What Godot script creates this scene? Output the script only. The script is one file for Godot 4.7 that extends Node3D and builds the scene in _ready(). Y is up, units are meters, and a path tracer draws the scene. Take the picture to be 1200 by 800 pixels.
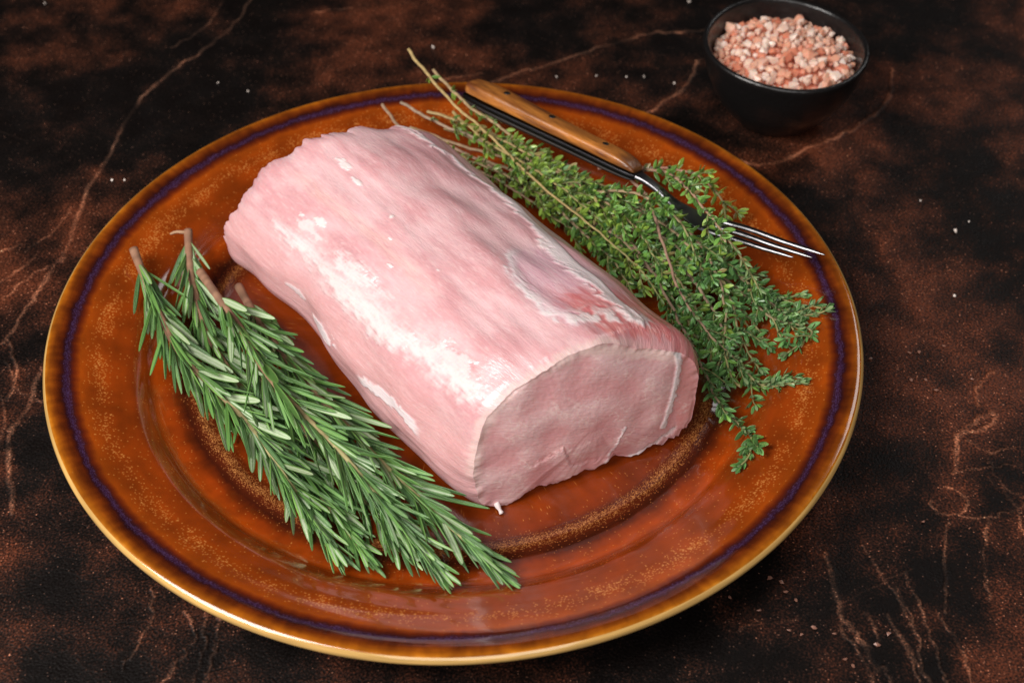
extends Node3D
# A raw pork loin on an amber glazed plate with rosemary, thyme, a fork and a bowl of pink salt.
# Lengths in the builders are millimetres; MM turns them into metres.

const MM := 0.001
var rng := RandomNumberGenerator.new()
var used := {}
var n_low := noise(11, 0.04, 3)
var n_soft := noise(17, 0.035, 1)
var n_mid := noise(23, 0.12, 3)
var n_fine := noise(37, 0.5, 3)
var n_rag := noise(41, 0.25, 4)


func noise(sd: int, freq: float, oct := 3) -> FastNoiseLite:
	var n := FastNoiseLite.new()
	n.seed = sd
	n.noise_type = FastNoiseLite.TYPE_SIMPLEX_SMOOTH
	n.frequency = freq
	n.fractal_octaves = oct
	return n


func smooth(a: float, b: float, x: float) -> float:
	return smoothstep(a, b, x)


func v3(a) -> Vector3:
	return Vector3(a[0], a[1], a[2]) * MM


# ---------------------------------------------------------------- naming
func numbered(called: String) -> String:
	var k: int = used.get(called, -1) + 1
	used[called] = k
	return called if k == 0 else "%s_%03d" % [called, k]


func tag(o: Node3D, label: String, category: String, group := "", kind := "") -> Node3D:
	o.set_meta("label", label)
	if category != "":
		o.set_meta("category", category)
	if group != "":
		o.set_meta("group", group)
	if kind != "":
		o.set_meta("kind", kind)
	return o


func thing(called: String, label: String, category: String, at := Vector3.ZERO, group := "") -> Node3D:
	var o := Node3D.new()
	o.name = numbered(called)
	add_child(o, true)
	o.position = at
	tag(o, label, category, group)
	return o


func part(called: String, mesh: Mesh, mat: Material, parent: Node3D = self, xf := Transform3D.IDENTITY) -> MeshInstance3D:
	var o := MeshInstance3D.new()
	o.name = numbered(called) if parent == self else called
	o.mesh = mesh
	if mat:
		o.material_override = mat
	o.transform = xf
	parent.add_child(o, true)
	return o


# ---------------------------------------------------------------- meshes
func grid_tris(nu: int, nv: int) -> PackedInt32Array:
	var t := PackedInt32Array()
	t.resize(nu * nv * 6)
	var k := 0
	for j in nv:
		for i in nu:
			var a := j * (nu + 1) + i
			var b := a + nu + 1
			t[k] = a; t[k + 1] = a + 1; t[k + 2] = b
			t[k + 3] = a + 1; t[k + 4] = b + 1; t[k + 5] = b
			k += 6
	return t


# Normals for clockwise triangles; flips the triangles when the sum of normals does not agree with «out» (zero: away from the middle).
func normals_of(V: PackedVector3Array, t: PackedInt32Array, out := Vector3.ZERO, weld_row := 0) -> PackedVector3Array:
	var N := PackedVector3Array()
	N.resize(V.size())
	for k in range(0, t.size(), 3):
		var a := V[t[k]]
		var n := (V[t[k + 2]] - a).cross(V[t[k + 1]] - a)
		N[t[k]] += n
		N[t[k + 1]] += n
		N[t[k + 2]] += n
	if weld_row > 0:
		for j in range(0, V.size(), weld_row):
			var s := N[j] + N[j + weld_row - 1]
			N[j] = s
			N[j + weld_row - 1] = s
	var mid := Vector3.ZERO
	for p in V:
		mid += p
	mid /= V.size()
	var agree := 0.0
	for k in V.size():
		agree += N[k].dot(V[k] - mid if out == Vector3.ZERO else out)
	var sgn := 1.0
	if agree < 0.0:
		sgn = -1.0
		for k in range(0, t.size(), 3):
			var s := t[k + 1]
			t[k + 1] = t[k + 2]
			t[k + 2] = s
	for k in N.size():
		N[k] = (N[k] * sgn).normalized()
	return N


func mesh_of(V: PackedVector3Array, N: PackedVector3Array, t: PackedInt32Array, UV := PackedVector2Array(), C := PackedColorArray()) -> ArrayMesh:
	var a := []
	a.resize(Mesh.ARRAY_MAX)
	a[Mesh.ARRAY_VERTEX] = V
	a[Mesh.ARRAY_NORMAL] = N
	if UV.size() == V.size():
		a[Mesh.ARRAY_TEX_UV] = UV
	if C.size() == V.size():
		a[Mesh.ARRAY_COLOR] = C
	a[Mesh.ARRAY_INDEX] = t
	var m := ArrayMesh.new()
	m.add_surface_from_arrays(Mesh.PRIMITIVE_TRIANGLES, a)
	return m


func smooth_mesh(V: PackedVector3Array, t: PackedInt32Array, out := Vector3.ZERO, UV := PackedVector2Array(), C := PackedColorArray(), weld_row := 0) -> ArrayMesh:
	var tt := t.duplicate()
	var N := normals_of(V, tt, out, weld_row)
	return mesh_of(V, N, tt, UV, C)


# The triangles of a mesh whose region is r, with the vertices they use.
func region_mesh(V: PackedVector3Array, N: PackedVector3Array, t: PackedInt32Array, UV: PackedVector2Array, C: PackedColorArray, region: PackedByteArray, r: int) -> ArrayMesh:
	var at := {}
	var v := PackedVector3Array()
	var n := PackedVector3Array()
	var u := PackedVector2Array()
	var c := PackedColorArray()
	var idx := PackedInt32Array()
	for k in region.size():
		if region[k] != r:
			continue
		for q in 3:
			var i := t[k * 3 + q]
			if not at.has(i):
				at[i] = v.size()
				v.append(V[i])
				n.append(N[i])
				if UV.size():
					u.append(UV[i])
				if C.size():
					c.append(C[i])
			idx.append(at[i])
	return mesh_of(v, n, idx, u, c)


# A tube along a path of points; rad gives the radius at each; flat shapes it (height over width).
func tube(path: PackedVector3Array, rad: PackedFloat32Array, sides := 7, C := PackedColorArray()) -> ArrayMesh:
	var V := PackedVector3Array()
	var UV := PackedVector2Array()
	var cols := PackedColorArray()
	var up := Vector3.UP
	var run := 0.0
	for j in path.size():
		var d: Vector3 = (path[mini(j + 1, path.size() - 1)] - path[maxi(j - 1, 0)]).normalized()
		if j > 0:
			run += path[j].distance_to(path[j - 1])
		var s := d.cross(up)
		s = s.normalized() if s.length() > 1e-4 else Vector3.RIGHT
		var u := s.cross(d).normalized()
		up = u
		for i in sides + 1:
			var a := TAU * i / sides
			V.append(path[j] + (s * cos(a) + u * sin(a)) * rad[j])
			UV.append(Vector2(float(i) / sides, run * 100.0))
			cols.append(C[j] if C.size() else Color.WHITE)
	var t := grid_tris(sides, path.size() - 1)
	for e in 2:   # end caps
		var row := 0 if e == 0 else (path.size() - 1) * (sides + 1)
		V.append(path[0] if e == 0 else path[path.size() - 1])
		UV.append(Vector2.ZERO)
		cols.append(cols[row])
		for i in sides:
			if e == 0:
				t.append_array([V.size() - 1, row + i + 1, row + i])
			else:
				t.append_array([V.size() - 1, row + i, row + i + 1])
	return smooth_mesh(V, t, Vector3.ZERO, UV, cols)


func catmull(P: Array, f: float, closed := false) -> Vector3:
	var m := P.size()
	var i := int(floor(f))
	var r := f - i
	var q := []
	for d in [-1, 0, 1, 2]:
		q.append(P[posmod(i + d, m)] if closed else P[clampi(i + d, 0, m - 1)])
	var a: Vector3 = q[0]
	var b: Vector3 = q[1]
	var c: Vector3 = q[2]
	var e: Vector3 = q[3]
	return 0.5 * (2.0 * b + (c - a) * r + (2.0 * a - 5.0 * b + 4.0 * c - e) * r * r + (3.0 * b - a - 3.0 * c + e) * r * r * r)


# Even steps along a smooth curve through points (metres).
func walk(P: Array, step: float) -> PackedVector3Array:
	var c := Curve3D.new()
	c.bake_interval = step * 0.25
	var n := (P.size() - 1) * 12
	for k in n + 1:
		c.add_point(catmull(P, float(k) / 12.0))
	var out := PackedVector3Array()
	var total := c.get_baked_length()
	var m := maxi(2, int(round(total / step)))
	for k in m + 1:
		out.append(c.sample_baked(total * k / m))
	return out


# ---------------------------------------------------------------- textures
func bytes_image(w: int, h: int, n: FastNoiseLite, sx := 1.0, sy := 1.0, seamless := true) -> PackedByteArray:
	var iw := maxi(8, int(w * sx))
	var ih := maxi(8, int(h * sy))
	var im: Image = n.get_seamless_image(iw, ih) if seamless else n.get_image(iw, ih, false, false, true)
	im.convert(Image.FORMAT_L8)
	if iw != w or ih != h:
		im.resize(w, h, Image.INTERPOLATE_CUBIC)
	return im.get_data()


func gray(w: int, h: int, b: PackedByteArray) -> ImageTexture:
	return ImageTexture.create_from_image(Image.create_from_data(w, h, false, Image.FORMAT_L8, b))


func rgb_tex(w: int, h: int, b: PackedByteArray) -> ImageTexture:
	return ImageTexture.create_from_image(Image.create_from_data(w, h, false, Image.FORMAT_RGB8, b))


func std(color: Color, rough: float, spec := 0.5) -> StandardMaterial3D:
	var m := StandardMaterial3D.new()
	m.albedo_color = color
	m.roughness = rough
	m.metallic_specular = spec
	return m


func tinted(rough: float, spec := 0.5) -> StandardMaterial3D:
	var m := std(Color.WHITE, rough, spec)
	m.vertex_color_use_as_albedo = true
	return m


func bump(m: StandardMaterial3D, t: Texture2D, cm: float) -> void:
	m.heightmap_enabled = true
	m.heightmap_texture = t
	m.heightmap_scale = cm


# ---------------------------------------------------------------- stage
func _ready() -> void:
	rng.seed = 7
	stage()
	tabletop()
	plate()
	pork()
	rosemary()
	thyme()
	fork()
	salt_bowl()
	scattered_grains()


func stage() -> void:
	var cam := Camera3D.new()
	cam.name = "camera"
	var at := CameraAttributesPhysical.new()
	at.frustum_focal_length = 50.0
	at.frustum_focus_distance = 0.495
	at.frustum_near = 0.02
	at.frustum_far = 20.0
	at.exposure_aperture = 13.0
	cam.attributes = at
	cam.fov = 27.0
	cam.near = 0.02
	cam.far = 20.0
	cam.position = Vector3(0.02108, 0.38827, 0.38327)
	cam.rotation_degrees = Vector3(-44.815, 0, 0)
	add_child(cam)
	cam.current = true
	var e := Environment.new()
	e.background_mode = Environment.BG_COLOR
	e.background_color = Color(0.11, 0.11, 0.12)
	e.tonemap_mode = Environment.TONE_MAPPER_LINEAR
	e.tonemap_exposure = 1.0
	e.sdfgi_enabled = true
	e.ssao_enabled = true
	e.ssil_enabled = true
	var w := WorldEnvironment.new()
	w.name = "world"
	w.environment = e
	add_child(w)
	softbox("key_softbox", Vector3(-0.60, 0.75, 0.36), Vector3(0, 0.02, 0), Vector2(0.55, 0.55), 1.52, Color(1.0, 0.98, 0.96))
	softbox("fill_softbox", Vector3(0.10, 0.80, 0.95), Vector3(0, 0.02, 0), Vector2(0.8, 0.8), 0.66, Color(1.0, 0.98, 0.97))
	softbox("back_softbox", Vector3(0.68, 0.72, -0.62), Vector3(0.1, 0.02, 0), Vector2(0.35, 0.3), 0.14, Color(1.0, 0.99, 0.98))


func softbox(called: String, at: Vector3, to: Vector3, size: Vector2, energy: float, color: Color) -> void:
	var l := AreaLight3D.new()
	l.name = called
	add_child(l)
	l.look_at_from_position(at, to, Vector3.UP)
	l.area_size = size
	l.area_normalize_energy = true
	l.light_energy = energy
	l.light_color = color
	l.area_range = 6.0
	l.shadow_enabled = true


# ---------------------------------------------------------------- tabletop
# Texture space: 0.80 m x 0.64 m, x from -0.38, z from -0.40.
const TW := 2000
const TH := 1600
const TX := -380.0
const TZ := -400.0
const TMM := 0.4


func stamp_line(h: PackedFloat32Array, P: Array, width: float, tall: float) -> void:
	var pts := []
	for p in P:
		pts.append(Vector3(p[0], 0, p[1]))
	var run := rng.randf() * 500.0
	var n := (pts.size() - 1) * 40
	for k in n + 1:
		var q := catmull(pts, float(k) / 40.0)
		run += 0.4
		q.x += n_mid.get_noise_2d(run, 0.0) * 1.6
		q.z += n_mid.get_noise_2d(0.0, run) * 1.6
		var w := width * (0.65 + 0.6 * n_mid.get_noise_2d(run * 0.7, 50.0) + 0.35)
		w = maxf(w, 0.5)
		var cx := (q.x - TX) / TMM
		var cz := (q.z - TZ) / TMM
		var rr := int(ceil(w / TMM)) + 1
		var t := tall * clampf(0.8 + 0.9 * n_mid.get_noise_2d(run * 0.5, 90.0), 0.1, 1.2)
		for dz in range(-rr, rr + 1):
			for dx in range(-rr, rr + 1):
				var x := int(cx) + dx
				var z := int(cz) + dz
				if x < 0 or z < 0 or x >= TW or z >= TH:
					continue
				var d := Vector2(x - cx, z - cz).length() * TMM / w
				if d < 1.0:
					var val := t * (1.0 - d * d)
					var i := z * TW + x
					if val > h[i]:
						h[i] = val


func tabletop() -> void:
	var veins := PackedFloat32Array()
	veins.resize(TW * TH)
	var bold := [
		[[-164, -57], [-164, -93], [-159, -130], [-153, -169], [-139, -197], [-131, -208], [-118, -235], [-111, -263]],
		[[11, -182], [25, -191], [38, -197], [63, -212], [89, -225], [106, -226], [123, -231]],
		[[82, -156], [97, -172], [106, -186], [111, -201]],
		[[121, -122], [137, -120], [155, -132], [177, -146], [196, -167], [204, -194]],
		[[-176, -8], [-170, -34], [-167, -51], [-164, -57]],
		[[-158, 6], [-159, 28], [-162, 39], [-159, 53], [-152, 76]],
		[[179, 56], [183, 42], [193, 32], [199, 30], [196, 36], [186, 39]],
		[[127, 94], [128, 116], [132, 126], [136, 139]],
	]
	var halo := PackedFloat32Array()
	halo.resize(TW * TH)
	for b in bold:
		stamp_line(veins, b, 1.25, 1.0)
		stamp_line(halo, b, 6.0, 0.28)
	var faint := [
		[[-186, -42], [-180, -51], [-175, -59]], [[-183, -32], [-176, -44], [-169, -52]], [[-173, 2], [-164, 17], [-154, 24]],
		[[-175, -10], [-167, 11], [-168, 24]], [[177, 58], [188, 56], [204, 54]], [[191, 53], [195, 65], [200, 69]],
		[[167, 71], [169, 76], [186, 78], [199, 72]], [[171, 80], [167, 94], [162, 118]], [[185, 79], [179, 98], [178, 112]],
		[[136, 117], [139, 128]], [[152, 101], [154, 117], [156, 131], [157, 144]], [[146, 126], [149, 136], [152, 144]],
		[[138, 137], [140, 144]], [[127, 122], [132, 134], [134, 144]], [[-86, 116], [-81, 125], [-85, 136], [-89, 144]],
		[[-79, 117], [-77, 130], [-80, 144]], [[-74, 118], [-74, 131], [-75, 144]], [[-78, -244], [-70, -247], [-60, -248]],
		[[-146, -212], [-132, -231], [-127, -255]], [[-30, -172], [-10, -185], [8, -190]], [[-190, -20], [-182, -6], [-178, 14]], [[-186, 20], [-176, 34], [-172, 52], [-176, 70]], [[-170, 20], [-164, 40], [-166, 60]], [[-181, -62], [-172, -74], [-168, -90]], [[-196, -58], [-184, -66]], [[148, 108], [151, 122], [150, 140]], [[143, 118], [147, 132], [148, 146]], [[160, 118], [164, 132], [165, 146]], [[190, 60], [196, 74], [196, 92]], [[174, 64], [180, 70], [176, 76]], [[186, 42], [192, 48], [202, 46]], [[204, 8], [196, 16], [194, 26]], [[-98, 108], [-96, 122], [-102, 138]], [[140, 90], [146, 108], [150, 121]],
	]
	for b in faint:
		stamp_line(veins, b, 0.8, 0.8)
		stamp_line(halo, b, 6.5, 0.3)
	for k in 26:   # short scratches outside the middle
		var p := Vector2(rng.randf_range(-370, 410), rng.randf_range(-390, 230))
		var d := Vector2.from_angle(rng.randf() * TAU)
		var l := rng.randf_range(8, 40)
		if p.length() < 165.0:
			continue
		stamp_line(veins, [[p.x, p.y], [p.x + d.x * l, p.y + d.y * l + rng.randf_range(-5, 5)], [p.x + d.x * l * 2.0, p.y + d.y * l * 2.0]], 0.55, 0.4)
	var big := noise(5, 0.0034, 4)
	var mid := noise(6, 0.0165, 6)
	var grit := noise(8, 0.40, 3)
	var swirl := noise(9, 0.009, 3)
	swirl.domain_warp_enabled = true
	swirl.domain_warp_amplitude = 60.0
	var b1 := bytes_image(TW, TH, big, 1, 1, false)
	var b2 := bytes_image(TW, TH, mid, 1, 1, false)
	var b3 := bytes_image(TW, TH, grit, 1, 1, false)
	var b4 := bytes_image(TW, TH, swirl, 1, 1, false)
	var col := PackedByteArray()
	col.resize(TW * TH * 3)
	var hgt := PackedByteArray()
	hgt.resize(TW * TH)
	var rgh := PackedByteArray()
	rgh.resize(TW * TH)
	for z in TH:
		for x in TW:
			var i := z * TW + x
			var g := b3[i] / 255.0
			var m := b2[i] / 255.0
			# more rust to the right and far middle, darker at the far left
			var bias := 0.07 * (x * TMM + TX) / 200.0
			var f := b1[i] / 255.0 * 0.9 + m * 0.6 + (g - 0.5) * 0.6 - 0.79 + bias
			f = clampf(f * 1.7 + 0.26 + halo[i] * m * 1.2, 0.0, 1.0)
			var sw := b4[i] / 255.0
			var ridge := clampf(1.0 - absf(sw - 0.5) * 16.0, 0.0, 1.0) * m
			var v := veins[i]
			var r := 11.0 + 66.0 * f + 88.0 * v * (0.2 + m) + 14.0 * ridge
			var gr := 7.0 + 33.0 * f + 64.0 * v * (0.2 + m) + 7.0 * ridge
			var bl := 6.0 + 20.0 * f + 50.0 * v * (0.2 + m) + 4.0 * ridge
			var k := 0.25 + 1.5 * g
			var dust := randf_at(i * 3 + 1)
			if dust < 0.012 * (0.3 + f + 0.6 * m):   # pale mineral flecks
				r += 60.0 + 2500.0 * dust
				gr += 44.0 + 2000.0 * dust
				bl += 36.0 + 1700.0 * dust
			col[i * 3] = int(clampf(r * k, 0, 255))
			col[i * 3 + 1] = int(clampf(gr * k, 0, 255))
			col[i * 3 + 2] = int(clampf(bl * k, 0, 255))
			hgt[i] = int(clampf(35.0 + 60.0 * m + 50.0 * g + 26.0 * ridge + 85.0 * v * (0.6 + 0.5 * g), 0, 255))
			rgh[i] = int(clampf(85.0 + 60.0 * (1.0 - f) * m + 70.0 * g, 0, 255))
	var mt := std(Color.WHITE, 1.0, 0.26)
	mt.albedo_texture = rgb_tex(TW, TH, col)
	mt.roughness_texture = gray(TW, TH, rgh)
	bump(mt, gray(TW, TH, hgt), 0.14)
	# the sheet: finer in the middle, a low swell so that it is not a perfect plane
	var V := PackedVector3Array()
	var UV := PackedVector2Array()
	var nu := 80
	var nv := 80
	for j in nv + 1:
		for i in nu + 1:
			var x := -900.0 + 1800.0 * i / nu
			var z := -900.0 + 1800.0 * j / nv
			V.append(Vector3(x, n_low.get_noise_2d(x * 0.2, z * 0.2) * 0.25 - 0.3, z) * MM)
			UV.append(Vector2((x - TX) / (TW * TMM), (z - TZ) / (TH * TMM)))
	var o := part("tabletop", smooth_mesh(V, grid_tris(nu, nv), Vector3.UP, UV), mt)
	o.set_meta("kind", "structure")
	o.set_meta("label", "dark brown and black weathered tabletop with raised cracks and rust patches")


# ---------------------------------------------------------------- plate
const PROFILE := [[0, 6.0], [40, 6.0], [80, 6.0], [92, 6.4], [95.5, 7.2], [98.5, 7.5], [101.5, 7.1], [105, 6.9], [110, 7.6], [113.5, 8.8], [116.5, 11.2], [121, 13.9], [127, 16.1], [133, 18.2], [138, 20.2], [141.5, 21.2], [144, 22.2], [146.5, 23.0], [148.6, 22.9], [149.9, 21.9], [150.2, 20.6], [149.4, 19.4], [146, 18.2], [135, 14.2], [120, 8.6], [108, 5.0], [101, 3.0], [99, 0.6], [97, 0.0], [93, 0.0], [91, 0.8], [89, 2.4], [60, 2.6], [0, 2.6]]


func plate_y(x: float, z: float) -> float:
	var r := sqrt(x * x + z * z)
	for k in range(1, 20):
		if r < PROFILE[k][0]:
			return lerpf(PROFILE[k - 1][1], PROFILE[k][1], (r - PROFILE[k - 1][0]) / (PROFILE[k][0] - PROFILE[k - 1][0]))
	return 22.5 if r < 150.0 else 1.0


func plate() -> void:
	var pts := []
	for p in PROFILE:
		pts.append(Vector3(p[0], p[1], 0))
	var rows := []
	var per := 8
	var n := (pts.size() - 1) * per
	for k in n + 1:
		rows.append(catmull(pts, float(k) / per))
	# v of the texture follows the profile's control number, so that rings fall where they should
	var nu := 300
	var V := PackedVector3Array()
	var UV := PackedVector2Array()
	for k in n + 1:
		var q: Vector3 = rows[k]
		for i in nu + 1:
			var a := TAU * i / nu + PI * 0.5
			var wob := 0.0
			if k < 20 * per:
				wob = n_low.get_noise_3d(cos(a) * q.x * 0.25, q.x * 0.25, sin(a) * q.x * 0.25) * 0.18
			var ring := sin(q.x * 0.9) * 0.05 if q.x < 140.0 and k < 16 * per else 0.0
			V.append(Vector3(maxf(q.x, 0.01) * cos(a), maxf(q.y + wob + ring, 0.0), maxf(q.x, 0.01) * sin(a)) * MM)
			UV.append(Vector2(float(i) / nu, float(k) / n))
	var t := grid_tris(nu, n)
	var N := normals_of(V, t, Vector3.ZERO, nu + 1)
	if N[5 * (nu + 1)].y < 0.0:
		for k in N.size():
			N[k] = -N[k]
		for k in range(0, t.size(), 3):
			var s := t[k + 1]
			t[k + 1] = t[k + 2]
			t[k + 2] = s
	var region := PackedByteArray()
	region.resize(t.size() / 3)
	for k in region.size():
		var row := (k / 2) / nu
		region[k] = 0 if row < 9 * per else (1 if row < 15 * per else (2 if row < 22 * per else (3 if row < 26 * per else 4)))
	# glaze
	var w := 2048
	var h := 512
	var nb := bytes_image(w, h, noise(51, 0.02, 4))
	var ns := bytes_image(w, h, noise(52, 0.06, 3), 0.25, 1.0)
	var nr := bytes_image(w, h, noise(53, 0.09, 3), 1.0, 0.12)
	var col := PackedByteArray()
	col.resize(w * h * 3)
	var hg := PackedByteArray()
	hg.resize(w * h)
	var stops := [[0, 126, 49, 9], [84, 128, 50, 9], [93, 108, 40, 9], [96, 80, 30, 10], [100.5, 74, 27, 9], [103, 56, 19, 7], [107, 118, 44, 8], [112, 152, 60, 9], [117, 126, 49, 9], [124, 126, 50, 8], [133, 134, 55, 9], [137.5, 142, 62, 10], [139.6, 84, 28, 10], [140.9, 48, 19, 26], [141.9, 48, 25, 48], [142.8, 42, 15, 24], [143.8, 70, 25, 8], [145.4, 98, 42, 9], [147.0, 124, 62, 12], [148.5, 152, 86, 16], [149.4, 178, 114, 36]]
	var lut := PackedVector3Array()
	for j in 1600:
		var r := j * 0.1
		for k in range(1, stops.size()):
			if r < stops[k][0] or k == stops.size() - 1:
				var lo: Array = stops[k - 1]
				var hi: Array = stops[k]
				var u := clampf((r - lo[0]) / (hi[0] - lo[0]), 0.0, 1.0)
				lut.append(Vector3(lerpf(lo[1], hi[1], u), lerpf(lo[2], hi[2], u), lerpf(lo[3], hi[3], u)))
				break
	for y in h:
		var f := (y + 0.5) / h * (pts.size() - 1)
		var q := catmull(pts, f)
		var under := f > 18.3
		for x in w:
			var i := y * w + x
			var b := nb[i] / 255.0 - 0.5
			var s := ns[i] / 255.0 - 0.5
			var e := nr[i] / 255.0 - 0.5
			var c := Vector3.ZERO
			var r := q.x + e * 1.0 + b * 1.4
			if under:
				c = Vector3(196, 156, 92) if f < 20.4 else Vector3(120, 52, 16)
				c *= 1.0 + 0.3 * s
			else:
				c = lut[clampi(int(r * 10.0), 0, 1599)]
				c *= 1.0 + 0.30 * b + 0.12 * s
				if q.x > 144.0:
					c *= 1.0 + 0.16 * e
				# gold flecks in the two speckled rings
				var inner := exp(-pow((r - 98.0) / 2.2, 2.0))
				var outer := exp(-pow((r - 131.5 - 2.0 * s) / 2.6, 2.0)) * 0.25 * clampf(0.7 + b * 2.4, 0.1, 1.2)
				var stray := 0.012 if q.x > 60.0 and q.x < 138.0 else 0.0
				var chance := inner * 0.46 + outer + stray
				if randf_at(i) < chance:
					var gold := 0.55 + 0.45 * randf_at(i + 7777)
					c = c.lerp(Vector3(206, 146, 82), gold * 0.85)
				if absf(r - 141.8) < 1.1 and randf_at(i + 99) < 0.30:
					c = c.lerp(Vector3(92, 76, 120), 0.45)
			col[i * 3] = int(clampf(c.x, 0, 255))
			col[i * 3 + 1] = int(clampf(c.y, 0, 255))
			col[i * 3 + 2] = int(clampf(c.z, 0, 255))
			hg[i] = int(clampf(128.0 + 60.0 * b + 40.0 * s, 0, 255))
	var m := std(Color.WHITE, 0.16, 0.5)
	m.albedo_texture = rgb_tex(w, h, col)
	m.clearcoat_enabled = true
	m.clearcoat = 0.6
	m.clearcoat_roughness = 0.05
	bump(m, gray(w, h, hg), 0.022)
	var o := thing("dinner_plate", "large round amber brown glazed plate with purple ring holding the meat", "plate")
	var names := ["well", "rim", "lip", "underside", "foot_ring"]
	for r in 5:
		part(names[r], region_mesh(V, N, t, UV, PackedColorArray(), region, r), m, o)


func randf_at(i: int) -> float:
	var x := (i * 1103515245 + 12345) & 0x7fffffff
	x = ((x >> 13) ^ x) * 60493 & 0x7fffffff
	x = ((x >> 11) ^ x) * 19990303 & 0x7fffffff
	return float(x & 0xffff) / 65536.0


# ---------------------------------------------------------------- pork
const FRONT := [[-18, 6], [-25.5, 10], [-27.5, 17], [-27.3, 24], [-26, 32], [-22.5, 42], [-16, 51], [-8.5, 56.5], [0, 58.5], [8, 60.3], [17, 61.7], [27, 60.5], [38, 58], [48.5, 54], [57, 48.5], [62, 41], [64.5, 31.5], [63, 22], [58, 10.5], [50, 6.5], [35, 6], [15, 6], [-3, 6]]
const BACK := [[-18, 8], [-23, 12], [-25.5, 18], [-25, 25], [-22, 31.5], [-16, 40], [-8, 48], [0, 54], [8, 57.5], [17, 60], [25, 61], [35, 60], [45, 57], [54, 53.5], [62, 49], [67, 43], [68, 33], [66, 22], [60, 12], [50, 8], [35, 8], [16, 8], [-2, 8]]
const ALONG := Vector3(0.6392, 0, 0.7690)
const FACING := Vector3(0.42, 0, 0.9075)
const ACROSS := Vector3(0.9075, 0, -0.42)
const LOIN := 164.0
const AROUND := 236.0


# Piecewise-linear table: value at x from [[x, y], ...].
func table(P: Array, x: float) -> float:
	if x <= P[0][0]:
		return P[0][1]
	for k in range(1, P.size()):
		if x < P[k][0]:
			return lerpf(P[k - 1][1], P[k][1], (x - P[k - 1][0]) / (P[k][0] - P[k - 1][0]))
	return P[P.size() - 1][1]


func near_line(p: Vector2, P: Array) -> float:
	var best := 1e9
	for k in range(1, P.size()):
		var a := Vector2(P[k - 1][0], P[k - 1][1])
		var b := Vector2(P[k][0], P[k][1])
		best = minf(best, p.distance_to(Geometry2D.get_closest_point_to_segment(p, a, b)))
	return best


func blob(k: float, a: float, k0: float, a0: float, rk: float, ra: float) -> float:
	return 1.0 - Vector2((k - k0) * LOIN / rk, (a - a0) * AROUND / ra).length()


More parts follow.
